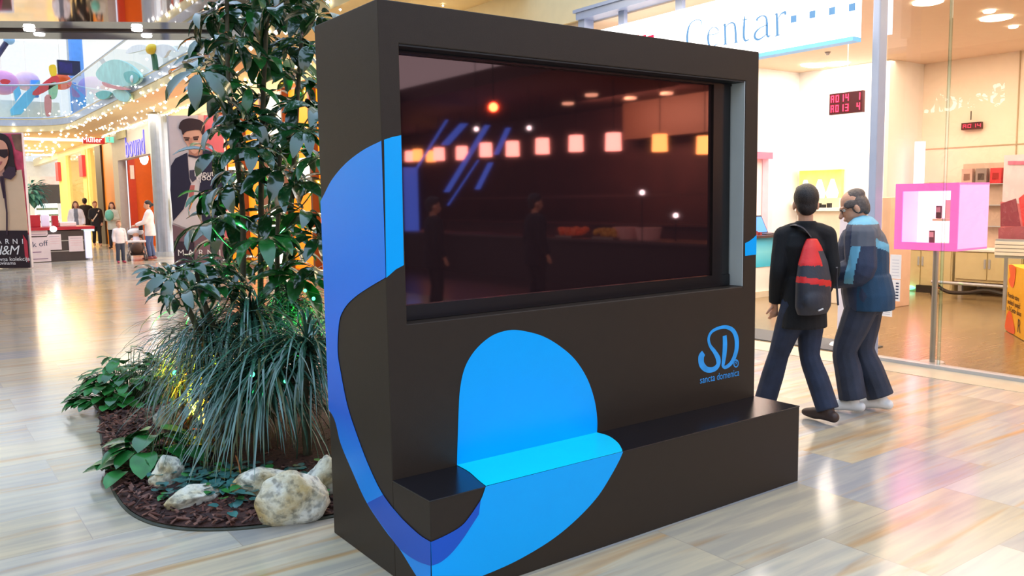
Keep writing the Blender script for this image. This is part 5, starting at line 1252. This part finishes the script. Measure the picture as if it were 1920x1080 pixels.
    if 'shoes' in cloth:
        c = cloth['shoes']
        for i in (0, 1):
            def one(mb, i=i):
                kn, an = legs[i]; an = V(an); d = V(J['feet'][i]).normalized()
                heel = an-d*.055+V((0, 0, -.045)); toe = an+d*.205+V((0, 0, -.058))
                limb(mb, [heel, an+d*.04+V((0, 0, -.036)), an+d*.12+V((0, 0, -.048)), toe], [.042, .05, .047, .03]); limb(mb, [an+V((0, 0, .012)), an+V((0, 0, -.03))], [.048, .05])
            sh_ = skin_of(one, 'shoe', c['mats'], t, M, voxel*.9, 2, c.get('paint'))
    if 'skirt' in cloth:
        c = cloth['skirt']
        skin_of(lambda mb: mb.rings([(V((0, 0, c['z'])), .24, .2), (V((0, 0, .8)), .20, .16), (V((0, 0, 1.0)), .16, .125)], 20), 'coat_skirt', c['mats'], t, M, voxel, 2)
    # hair
    hm = hairm or hair_d
    def hr(mb):
        if hair == 'short': mb.ball(hp(0, -.022, 1.672), .083*hs, .094*hs, .095*hs, 18, 12, HR); mb.ball(hp(0, -.05, 1.618), .070*hs, .052*hs, .070*hs, 14, 10, HR); mb.ball(hp(0, .03, 1.728), .062*hs, .058*hs, .03*hs, 14, 8, HR)
        elif hair == 'balding':
            for s in (-1, 1): mb.ball(hp(s*.055, -.028, 1.635), .027*hs, .058*hs, .062*hs, 12, 10, HR); mb.ball(hp(s*.066, .025, 1.665), .014*hs, .045*hs, .03*hs, 10, 8, HR)
            mb.ball(hp(0, -.062, 1.63), .066*hs, .045*hs, .085*hs, 14, 10, HR); mb.ball(hp(0, -.03, 1.70), .066*hs, .078*hs, .056*hs, 14, 10, HR)
        elif hair == 'long':
            mb.ball(hp(0, -.02, 1.675), .086*hs, .094*hs, .092*hs, 18, 12, HR)
            limb(mb, [hp(0, -.06, 1.64), hp(0, -.085, 1.52), hp(0, -.095, 1.40)], [.07, .085, .07])
            for s in (-1, 1): limb(mb, [hp(s*.072, -.01, 1.65), hp(s*.088, -.005, 1.55), hp(s*.09, .01, 1.42)], [.03, .035, .028])
        elif hair == 'bun':
            mb.ball(hp(0, -.02, 1.675), .084*hs, .092*hs, .092*hs, 18, 12, HR); mb.ball(hp(0, -.05, 1.61), .066*hs, .05*hs, .07*hs, 14, 10, HR); mb.ball(hp(0, -.125, 1.62), .042, .045, .05, 12, 8, HR)
    if hair: skin_of(hr, 'hair', [hm], t, M, voxel*.8, 2)
    if face:
        ew = mat('eye white', (236, 232, 228), .3); ed = mat('dark iris', (40, 26, 20), .2)
        for s in (-1, 1):
            p = M @ hp(s*.031, .072, 1.637); e_ = MB().ball(p, .0125*k*hs).build('eye', ew, t, smooth=True); MB().ball(M @ hp(s*.031, .0825, 1.637), .006*k*hs).build('iris', ed, e_, smooth=True)
    if extra: extra(t, M, ub, hp)
    return t
STAND = dict(arms=[((-.24, -.02, 1.13), (-.25, .06, .90)), ((.24, -.02, 1.13), (.25, .06, .90))], legs=[((-.10, .03, .49), (-.11, -.01, .09)), ((.10, .03, .49), (.11, -.01, .09))], feet=[(-.15, 1, 0), (.15, 1, 0)])
denim = mat('dark blue denim', (34, 44, 68), .75, var=.25, vscale=10, bump=.25, bscale=200)
denim2 = mat('worn grey blue denim', (44, 50, 68), .75, var=.35, vscale=6, bump=.25, bscale=200)
blackcl = mat('black wool cloth', (14, 14, 19), .85, var=.2, vscale=20, bump=.2, bscale=180)
# -- the man with the backpack, seen from behind, striding along the shop
def pack(t, M, ub, hp):
    redc = mat('red nylon', (214, 26, 28), .5, var=.1, bump=.15, bscale=60); gr = mat('charcoal nylon', (44, 46, 58), .6, var=.15, bump=.15, bscale=60)
    bp = thing('backpack', 'red and charcoal backpack worn by the man in the black jacket', 'backpack', tuple(M @ ub((.04, -.25, .86))))
    def shp(mb):
        mb.rings([(ub((.0, -.205, .845)), .145, .072), (ub((.0, -.215, .90)), .168, .092), (ub((.0, -.215, 1.08)), .165, .094), (ub((.0, -.195, 1.22)), .135, .078), (ub((.0, -.17, 1.33)), .085, .052), (ub((.0, -.155, 1.39)), .045, .032)], 22)
        mb.ball(ub((.0, -.27, .95)), .135, .06, .095, 16, 10)
    def paint(c, n):
        x, z = c.x, c.z
        if z > 1.30: return 0
        if x > .125+.03*math.sin(z*9): return 0
        if abs(z-(1.055-.16*(x-.03))) < .022: return 0
        if z < 1.05: return 1
        lim = .105*(1-(z-1.05)/.27); return 1 if -.14 < x-.02 < lim+.03 else (0 if x > .02 else (1 if z < 1.2 else 0))
    b_ = skin_of(shp, 'bag', [redc, gr], bp, M, .011, 2, paint)
    o = M @ ub((.0, -.335, .885)); MB().tube([o, o+V((.05, 0, .008))], .006, 6).build('tag', mat('pale tag', (220, 220, 225), .4), bp)
    st = [ub(p) for p in ((.0, -.145, 1.40), (-.06, -.135, 1.47), (-.115, -.03, 1.485), (-.12, .10, 1.40), (-.13, .14, 1.25))]
    P = [M @ p for p in catmull(st, 6)]
    MB().strip(P, [.07]*len(P), [(M.to_3x3() @ V((.8, .55, .1))).normalized()]*len(P)).build('strap', gr, bp, fix=False)
    q = b_.children
    sd = [M @ p for p in catmull([ub(p) for p in ((.17, -.20, 1.18), (.20, -.12, 1.05), (.20, -.16, .90))], 5)]
    MB().tube(sd, .008, 6).build('side_cord', gr, bp)
PB = dict(arms=[((-.275, -.06, 1.14), (-.265, .07, .91)), ((.27, -.03, 1.14), (.24, .12, .93))],
          legs=[((-.09, .20, .50), (-.10, .22, .10)), ((.10, .02, .49), (.10, -.24, .115))], feet=[(-.05, 1, 0), (.1, 1, -.02)])
JW = [(.20, -.10)]
p1 = onz(1512, 796)
P1pos = (p1.x+.08, p1.y+.10, 0)
PB = dict(arms=[((-.205, -.04, 1.14), (-.20, .05, .90)), ((.20, -.01, 1.14), (.20, .16, .94))],
          legs=[((-.085, .15, .50), (-.08, .28, .10)), ((.085, .0, .49), (.085, -.17, .10))], feet=[(-.05, 1, 0), (.05, 1, 0)])
figure('man in a black jacket with a red backpack, seen from behind beside the kiosk', P1pos, math.radians(88), 1.715, PB,
       dict(top=dict(mats=[blackcl], g=.020, hem=.72, collar=True, flare=.012, sleeve=1.0), legs=dict(mats=[denim], g=.018, flare=.026, len=1.0), shoes=dict(mats=[mat('brown leather', (62, 44, 40), .5, var=.15)])),
       shw=.158, voxel=.009, head=(-.12, .0), hair='short', twist=-.62, extra=pack)
# -- the man in the blue jacket, in profile
navy = mat('navy jacket cloth', (38, 50, 78), .7, var=.15, vscale=12, bump=.2, bscale=120); petrol = mat('petrol blue cloth', (14, 60, 92), .7, var=.15, vscale=12, bump=.2, bscale=120); pbl = mat('pale blue stripe', (104, 170, 200), .7, var=.08); gyk = mat('grey shoulder cloth', (88, 92, 104), .7, var=.1)
def jpaint(c, n):
    x, y, z = c.x, c.y, c.z
    if z > 1.50: return 2
    # sleeves and chest navy, back petrol with a pale stripe between, grey shoulder yoke
    if y < .03 and z < 1.40 and abs(x) < .235:
        lim = 1.30+.25*(abs(x)-.10)
        if z > lim+.065: return 3
        if z > lim: return 2
        return 1
    if z > 1.34 and y < .07: return 3
    if abs(x) > .15 and -.02 < y-.02-.18*(1.3-z) < .05 and z > 1.05: return 2
    return 0
def glasses(t, M, ub, hp):
    mb = MB(); m = mat('dark spectacle frame', (30, 26, 30), .3)
    for s in (-1, 1):
        ring = [M @ hp(s*.031+.024*math.cos(a), .094-.006*abs(math.cos(a)), 1.634+.017*math.sin(a)) for a in [i*PI/6 for i in range(13)]]
        mb.tube(ring, .0024, 5, caps=False); mb.tube([M @ hp(s*.054, .09, 1.638), M @ hp(s*.076, .03, 1.64), M @ hp(s*.079, -.02, 1.632)], .0024, 5)
    mb.tube([M @ hp(-.008, .096, 1.638), M @ hp(.008, .096, 1.638)], .0024, 5)
    mb.build('spectacles', m, t, fix=False)
p2 = onz(1622, 772)
PJ = dict(arms=[((-.25, .02, 1.16), (-.12, .24, 1.10)), ((.27, .03, 1.15), (.13, .25, 1.08))],
          legs=[((-.085, .13, .50), (-.085, .06, .10)), ((.09, .03, .49), (.09, -.12, .10))], feet=[(-.05, 1, 0), (.05, 1, -.02)])
figure('older man in a blue jacket and spectacles, looking down, in front of the shop post', (p2.x, p2.y+.02, 0), math.radians(112), 1.69, PJ,
       dict(top=dict(mats=[navy, petrol, pbl, gyk], g=.078, hem=.83, collar=True, flare=-.012, sleeve=.97, paint=jpaint), legs=dict(mats=[denim2], g=.036, flare=.032, len=.96), shoes=dict(mats=[mat('white trainer leather', (232, 228, 226), .5, var=.05)])),
       voxel=.008, head=(.18, -.30), hair='balding', hairm=hair_g, lean=.10, twist=.12, extra=glasses)
# -- the people far down the hall
def cl(n, c): return mat('cloth '+n, c, .8, var=.12)
def far(label, px, py, hd, top_px, J, cloth, **kw):
    p = onz(px, py); d = ray(top_px[0], top_px[1]); t_ = math.hypot(p.x-CX, p.y-CY)/math.hypot(d.x, d.y); h = (CAMP+d*t_).z
    return figure(label, (p.x, p.y, 0), hd, h, J, cloth, voxel=.024, face=False, **kw), p, h
WALK = dict(arms=[((-.22, -.08, 1.13), (-.20, .05, .92)), ((.22, .06, 1.13), (.16, .22, 1.05))], legs=[((-.09, .14, .50), (-.09, .12, .10)), ((.09, .0, .49), (.09, -.22, .13))], feet=[(0, 1, 0), (0, 1, -.2)])
PUSH = dict(arms=[((-.20, .12, 1.14), (-.16, .36, 1.05)), ((.20, .12, 1.14), (.16, .36, 1.05))], legs=[((-.09, .06, .50), (-.09, .02, .10)), ((.09, .0, .49), (.09, -.06, .10))], feet=[(0, 1, 0), (0, 1, 0)])
HOLD = dict(arms=[((-.22, .02, 1.13), (-.04, .22, 1.12)), ((.22, .02, 1.13), (.06, .22, 1.16))], legs=STAND['legs'], feet=STAND['feet'])
toC = lambda p: math.atan2(CY-p.y, CX-p.x)
pm_ = onz(284, 487)
def shoulder_bag(t, M, ub, hp):
    m = mat('black bag leather', (30, 28, 34), .5)
    MB().box(-.09, .09, -.05, .05, 0, .17, M @ Matrix.Translation(ub((.0, .24, .90)))).build('handbag', m, t)
figure('woman in a white coat with a bun, standing at the pushchair', tuple(pm_), math.radians(160), 1.80, PUSH, dict(top=dict(mats=[cl('white coat', (240, 226, 224))], g=.03, hem=.72), legs=dict(mats=[cl('blue jeans', (84, 98, 140))], g=.012), shoes=dict(mats=[cl('rose boots', (150, 90, 96))])), voxel=.024, hair='bun', face=False, head=(.3, -.15), extra=shoulder_bag)
pc = onz(227, 493)
figure('small child in a white top and dark trousers beside the pushchair', tuple(pc), toC(pc)+.3, 1.20, STAND, dict(top=dict(mats=[cl('white top', (236, 226, 230))], g=.03, hem=.84), legs=dict(mats=[cl('slate trousers', (58, 66, 84))], g=.02), shoes=dict(mats=[cl('crimson boots', (170, 60, 80))])), voxel=.022, hair='short', hairm=mat('sandy hair', (170, 120, 90), .6, var=.2), face=False, child=True)
pw = ony(214, 458, 33.0); pw.z = 0
def baby(t, M, ub, hp): MB().ball(M @ ub((.05, .26, 1.28)), .16, .16, .22).build('bundle', cl('teal wrap', (110, 180, 160)), t, smooth=True)
figure('woman in a pale grey coat holding a bundle, before the orange shop', tuple(pw), toC(pw)-.2, 1.80, HOLD, dict(top=dict(mats=[cl('pale grey coat', (196, 190, 176))], g=.03, hem=.72), legs=dict(mats=[cl('black leggings', (36, 32, 40))], g=.01), shoes=dict(mats=[cl('dark shoes', (50, 40, 40))])), voxel=.026, hair='long', hairm=mat('auburn hair', (80, 40, 34), .6, var=.2), face=False, female=True, extra=baby)
pb_ = onz(183, 462)
def strap_(t, M, ub, hp): MB().strip([M @ ub(p) for p in ((-.13, .09, 1.43), (0, .165, 1.2), (.16, .17, .98))], [.045]*3, [(M.to_3x3() @ V((.6, 0, .8))).normalized()]*3).build('bag_strap', cl('cream strap', (240, 220, 200)), t, fix=False)
figure('woman in a black coat with a cream bag strap, walking left of the amber panel', tuple(pb_), toC(pb_)+.1, 1.86, WALK, dict(top=dict(mats=[cl('black coat', (32, 28, 34))], g=.03, hem=.74), legs=dict(mats=[cl('black trousers', (28, 26, 32))], g=.012), shoes=dict(mats=[cl('tan shoes', (200, 150, 130))])), voxel=.026, hair='short', hairm=mat('reddish hair', (150, 90, 66), .6, var=.2), face=False, female=True, extra=strap_)
pd_ = onz(164, 458)
figure('man in a black coat walking away behind the counter', tuple(pd_), math.radians(80), 2.02, WALK, dict(top=dict(mats=[cl('black coat', (32, 28, 34))], g=.03, hem=.74), legs=dict(mats=[cl('slate trousers', (58, 66, 84))], g=.012), shoes=dict(mats=[cl('dark shoes', (50, 40, 40))])), voxel=.026, hair='short', face=False)
pe_ = onz(147, 466)
figure('woman in a white top and grey scarf behind the counter end', tuple(pe_), toC(pe_), 1.86, STAND, dict(top=dict(mats=[cl('white top', (236, 226, 230)), cl('grey scarf', (120, 120, 132))], g=.03, hem=.80, paint=lambda c, n: 1 if abs(c.x) < .075 and c.y > .02 else 0), legs=dict(mats=[cl('slate trousers', (58, 66, 84))], g=.012), shoes=dict(mats=[cl('dark shoes', (50, 40, 40))])), voxel=.026, hair='long', hairm=mat('chestnut hair', (110, 66, 50), .6, var=.2), face=False, female=True)
# -- the pushchair with its baby
ps = onz(258, 488); X0 = Matrix.Translation(ps) @ Matrix.Rotation(math.radians(-100), 4, 'Z')
pt = thing('pushchair', 'brown and white pushchair beside the child in white', 'pushchair', tuple(ps))
def pX(*p): return X0 @ V(p)
fm = mat('grey tube metal', (150, 140, 140), .4, metal=.4); brn = mat('brown pushchair fabric', (76, 52, 44), .8, var=.15); wht = mat('white pushchair fabric', (232, 226, 230), .7)
MB().tube(catmull([pX(.30, -.22, .42), pX(.28, -.22, .28), pX(-.28, -.22, .30), pX(-.34, -.22, .55)], 4), .02, 8).build('side_frame', fm, pt); MB().tube(catmull([pX(.30, .22, .42), pX(.28, .22, .28), pX(-.28, .22, .30), pX(-.34, .22, .55)], 4), .02, 8).build('side_frame', fm, pt)
MB().tube([pX(-.30, -.22, .40), pX(-.55, -.22, .98), pX(-.55, .22, .98), pX(-.30, .22, .40)], .02, 8).build('push_handle', fm, pt)
def seatshape(mb):
    limb(mb, [pX(.30, 0, .40), pX(0, 0, .36), pX(-.25, 0, .52), pX(-.36, 0, .80)], [.17, .2, .22, .18])
skin_of(seatshape, 'seat', [brn], pt, Matrix.Identity(4), .03, 2)
MB().ball(pX(-.30, 0, .86), .22, .24, .12, M=X0.to_3x3()).build('hood', wht, pt, smooth=True); MB().box(.10, .26, -.26, .26, .55, .62, X0).build('bumper_bar', wht, pt, bevel=.02)
MB().box(-.2, .22, -.19, .19, .16, .24, X0).build('basket', mat('dark basket', (54, 42, 40), .8), pt, bevel=.02)
for x in (.30, -.30):
    for y in (-.24, .24):
        leg_ = MB().tube([pX(x, y, .29), pX(x*1.05, y, .12)], .016, 8).build('wheel_leg', fm, pt)
        for dy in (-.028, .028): MB().tube([pX(x*1.08, y+dy-.016, .092), pX(x*1.08, y+dy+.016, .092)], .09, 16).build('wheel', mat('grey tyre', (90, 86, 88), .6), leg_)
def babyshape(mb):
    mb.ball(pX(-.18, 0, .80), .105, .10, .11); limb(mb, [pX(-.20, 0, .70), pX(-.14, 0, .58), pX(-.02, 0, .50)], [.08, .12, .11])
    for s in (-1, 1): limb(mb, [pX(-.17, s*.1, .66), pX(-.05, s*.16, .60), pX(.06, s*.12, .64)], [.045, .04, .035]); limb(mb, [pX(-.02, s*.07, .50), pX(.16, s*.09, .54), pX(.22, s*.09, .44)], [.06, .05, .045])
bb = thing('person', 'baby sitting in the pushchair', 'person', tuple(ps+V((0, 0, .5)))); skin_of(babyshape, 'body', [skin], bb, Matrix.Identity(4), .022, 2)
skin_of(lambda mb: limb(mb, [pX(-.20, 0, .70), pX(-.14, 0, .58), pX(-.02, 0, .50)], [.10, .145, .135]), 'romper', [cl('pale lilac romper', (226, 214, 226))], bb, Matrix.Identity(4), .024, 2)
# ---------------------------------------------------------------- what the dark screen mirrors: the cafe down the hall, behind the camera
def mir(p): return V((p.x, 2*SY-p.y, p.z))
def rv(px, py, depth): return mir(atd(px, py, depth))     # the real place of what shows in the screen at a pixel
cafe_w = mat('cafe brown wall', (74, 42, 42), .7, var=.2, vscale=1.5); cafe_c = mat('cafe ceiling', (78, 44, 44), .7, var=.08)
brick = bpy.data.materials.new('cafe brick wall'); brick.use_nodes = True; nt = brick.node_tree
tc = nt.nodes.new('ShaderNodeTexCoord'); mp = nt.nodes.new('ShaderNodeMapping'); mp.inputs['Rotation'].default_value = (PI/2, 0, PI/2); br = nt.nodes.new('ShaderNodeTexBrick')
nt.links.new(tc.outputs['Object'], mp.inputs[0]); nt.links.new(mp.outputs[0], br.inputs['Vector']); br.inputs['Scale'].default_value = 1; br.inputs['Brick Width'].default_value = .34; br.inputs['Row Height'].default_value = .12; br.inputs['Mortar Size'].default_value = .012
br.inputs['Color1'].default_value = lin((190, 84, 40)); br.inputs['Color2'].default_value = lin((214, 110, 60)); br.inputs['Mortar'].default_value = lin((120, 84, 66)); nt.links.new(br.outputs[0], nt.nodes['Principled BSDF'].inputs['Base Color'])
MB().box(14.0, 14.2, -26, -1.8, 0, 4.6).build('wall_cafe_back', cafe_w, kind='structure')
MB().box(8.5, 14.2, -26, -1.8, 4.08, 4.4).build('ceiling_cafe', cafe_c, kind='structure')
MB().box(5.8, 14.2, -26, -1.6, -.2, 0).build('floor_cafe', mat('cafe floor', (70, 50, 46), .3, var=.1), kind='structure')
MB().box(5.8, 14.2, -26.2, -26, 0, 4.6).build('wall_cafe_end', cafe_w, kind='structure')
qa, qb = mir(onx(1168, 240, 13.5)), mir(onx(1345, 182, 13.5))
MB().box(13.5, 13.99, min(qa.y, qb.y), max(qa.y, qb.y), 3.15, 4.07).build('brick_panel', brick, label='brick wall panel of the cafe, mirrored at the upper right of the dark screen', cat='wall panel')
shade_p = mat('rosy lit shade', (255, 190, 180), .5, emit=12, ecol=(255, 176, 164)); shade_o = mat('amber lit shade', (255, 190, 120), .5, emit=12, ecol=(255, 180, 100))
LP = [(768, 293, 18, 0), (783, 291, 20, 1), (808, 293, 19, 1), (823, 289, 22, 0), (866, 287, 23, 0), (868, 299, 17, 1), (911, 281, 24, 0), (921, 299, 18, 0), (961, 279, 26, 0), (1017, 274, 27, 0), (1080, 269, 28, 0), (1150, 266, 31, 0), (1237, 268, 30, 1), (1321, 272, 31, 1)]
names = ['leftmost', 'second from the left', 'third from the left', 'fourth from the left', 'fifth from the left', 'sixth from the left', 'seventh from the left', 'eighth from the left', 'ninth from the left', 'tenth from the left', 'fifth from the right', 'third from the right', 'second from the right', 'rightmost']
names[10] = 'fourth from the right'
for (px, py, s, a), nm in zip(LP, names):
    d = .34*FPX/max(s, 17); p = rv(px, py, d); h = .36
    t = thing('pendant_lamp', f'{nm} of the lit lamp shades mirrored in the screen', 'lamp', (p.x, p.y, p.z-h/2), group='lit lamp shades mirrored in the screen')
    MB().rings([((p.x, p.y, p.z-h/2), .165, .165), ((p.x, p.y, p.z+h/2), .155, .155)], 20).build('lamp_shade', shade_o if a else shade_p, t)
    MB().tube([(p.x, p.y, p.z+h/2), (p.x, p.y, 4.08)], .01, 5).build('cord', black, t)
for px, py, lb in ((1065, 194, 'leftmost'), (1109, 178, 'second from the left'), (1182, 184, 'third from the left'), (1250, 175, 'rightmost')):
    d = ray(px, py); k = (4.06-CZ)/d.z; p = mir(CAMP+d*k); MB().rings([((p.x, p.y, 4.03), .14, .14), ((p.x, p.y, 4.08), .15, .15)], 16).build('ceiling_spot', mat('warm spot', (255, 214, 180), .4, emit=4), label=lb+' of the small ceiling spots mirrored in the screen', cat='ceiling light', group='small ceiling spots mirrored in the screen')
p = rv(925, 201, 9.5); t = thing('red_spotlight', 'bright orange red spotlight mirrored high in the screen', 'lamp', tuple(p))
MB().ball(p, 0.05, nu=12, nv=8).build('bulb', mat('red lit bulb', (255, 120, 70), .4, emit=90, ecol=(255, 90, 50)), t); MB().tube([p+V((0, 0, .07)), V((p.x, p.y, 9.0))], .008, 6).build('rod', black, t)
# counter with food, back shelf, column, standing guests in silhouette
cnt = thing('cafe_counter', 'long dark cafe counter mirrored in the lower part of the screen', 'counter', (9.2, -13, 0))
MB().box(8.9, 9.6, -20, -4.0, 0, .86).build('body', mat('dark counter wood', (52, 34, 32), .5), cnt); MB().box(8.8, 9.7, -20, -3.9, .86, .91).build('top', mat('dark counter top brown', (74, 50, 48), .3), cnt)
def food(px0, px1, py, m, nm, lb):
    a, b_ = rv(px0, py, 15.5), rv(px1, py, 15.5); ys = sorted((a.y, b_.y)); mb = MB(); r = random.Random(px0)
    MB().box(8.95, 9.5, ys[0], ys[1], 0.91, .95).build(nm, mat('steel tray', (150, 140, 130), .3, metal=.6), label='steel tray under the '+lb, cat='tray')
    for i in range(70): mb.ball((r.uniform(9.0, 9.45), r.uniform(ys[0]+.03, ys[1]-.03), 0.98+r.uniform(0, .1)), .05, nu=6, nv=5)
    mb.build(nm.replace('tray', 'food'), m, kind='stuff', label=lb, smooth=True, fix=False)
food(858, 945, 447, mat('orange-lit food', (236, 110, 60), .5, var=.4, emit=.35), 'food_tray', 'orange-lit food mirrored in the screen')  # orange light on the food is put into its colour and glow
food(1045, 1150, 455, mat('yellow food', (206, 150, 50), .5, var=.4, emit=.25), 'salad_tray', 'yellow food mirrored in the screen')
for px, lb in ((1080, 'pale round container on the cafe counter mirrored in the screen'), (1187, 'wider pale container on the cafe counter mirrored right of the screen middle')):
    p = rv(px, 420, 15); MB().rings([((9.3, p.y, .91), .2, .2), ((9.3, p.y, 1.13), .24, .24)], 16).build('container', mat('pale rose container', (236, 180, 170), .5, emit=.15), label=lb, cat='container')
MB().box(12.6, 13.2, -20, -6, 1.0, 1.06).box(12.6, 13.2, -20, -6, 1.7, 1.76).box(12.7, 13.2, -20, -6, 0, 1.0).build('cafe_shelf', mat('brown shelf', (96, 64, 56), .5), label='long brown shelf behind the cafe counter mirrored in the screen', cat='shelf')
MB().box(7.9, 8.4, -15.4, -14.9, 0, 4.3).build('cafe_column', mat('dark column', (30, 22, 24), .6), label='dark column mirrored at the left of the screen', cat='column')
dcl = mat('dark cloth silhouette', (30, 24, 30), .9)
for px, h, lb in ((1005, 1.72, 'person in dark clothes at the cafe counter mirrored left of the screen middle'), (815, 1.7, 'person in dark clothes mirrored at the left of the screen')):
    p = rv(px, 480, 12.0)
    figure(lb, (p.x, p.y, 0), 0.2, h, STAND, dict(top=dict(mats=[dcl], g=.03, hem=.74), legs=dict(mats=[dcl], g=.012), shoes=dict(mats=[dcl])), voxel=.03, hair='short', face=False)
for px, py, lb in ((1204, 361, 'bright little lamp over the cafe counter, upper of the two in the screen'), (1267, 404, 'bright little lamp by the counter, lower of the two at the right of the screen')):
    p = rv(px, py, 14.5); t = thing('counter_lamp', lb, 'lamp', (p.x, p.y, p.z-.06), group='little lamps at the cafe counter'); MB().ball(p, .045, nu=10, nv=7).build('bulb', mat('white lit bulb', (240, 246, 255), .4, emit=14), t); MB().tube([p, V((p.x, p.y, .9))], .01, 6).build('lamp_stem', black, t)
# slanting blue lit glass strips further down the hall
blu = mat('blue lit glass', (60, 100, 230), .3, emit=2.6, ecol=(70, 120, 255))
br_ = thing('blue_light_strips', 'slanting blue lit strips of glass mirrored at the left of the screen', 'light', tuple(rv(870, 300, 22)))
for (x0, y0, x1, y1, wd) in ((835, 225, 760, 345, 4), (862, 232, 826, 272, 14), (908, 235, 832, 360, 9), (948, 240, 925, 290, 8), (915, 305, 890, 355, 8), (895, 300, 838, 385, 2)):
    a, b_ = rv(x0, y0, 22), rv(x1, y1, 22); c_ = rv(x0+wd, y0, 22)-a
    MB().poly([a, a+c_, b_+c_, b_], .05, (0, 1, 0)).build('strip', blu, br_)
p = rv(765, 372, 22); MB().box(p.x-.25, p.x+.25, p.y-.1, p.y+.1, 0, p.z+.8).build('blue_light_box', blu, label='upright blue lit panel mirrored at the left edge of the screen', cat='panel')
for px, py, lb in ((893, 242, 'left of the two tiny white spots mirrored near the blue strips'), (992, 240, 'right of the two tiny white spots mirrored near the blue strips')):
    p = rv(px, py, 18); t = thing('white_spotlight', lb, 'lamp', tuple(p), group='tiny white spots mirrored in the screen'); MB().ball(p, .05, nu=10, nv=7).build('bulb', mat('white lit bulb', (240, 246, 255), .4, emit=14), t); MB().tube([p, V((p.x, p.y, 7))], .008, 5).build('rod', black, t)
# sign across the hall that the shop window mirrors
P = onx(1735, 205, 19.5); Q_ = onx(1884, 200, 19.5); zz = onx(1810, 205, 19.5).z; yy = (P.y+Q_.y)/2; L_ = abs(P.y-Q_.y)
ws = thing('wall_sign', 'white lit sign reading Bench, mirrored in the shop window', 'sign', (-7, yy, zz))
me = text_mesh('Bench.', 1.0, (0, 0, 0), (1, 0, 0), (0, 1, 0), depth=.06); xs = [v.co.x for v in me.vertices]; k_ = L_/(max(xs)-min(xs))
me.transform(Matrix(((0, 0, 1, -6.96), (k_, 0, 0, yy), (0, k_*1.05, 0, zz), (0, 0, 0, 1)))); me.materials.clear(); me.materials.append(mat('white sign glow', (255, 250, 255), .4, emit=6)); link('lettering', me, ws)
MB().box(-7.1, -7.0, yy-2.4, yy+2.4, zz-.6, zz+1.5).build('panel', mat('taupe sign panel', (120, 108, 100), .6), ws)
MB().box(-7.2, -7.02, yy-2.2, yy-2.0, 0, zz-.6).build('leg', steel, ws); MB().box(-7.2, -7.02, yy+2.0, yy+2.2, 0, zz-.6).build('leg', steel, ws)
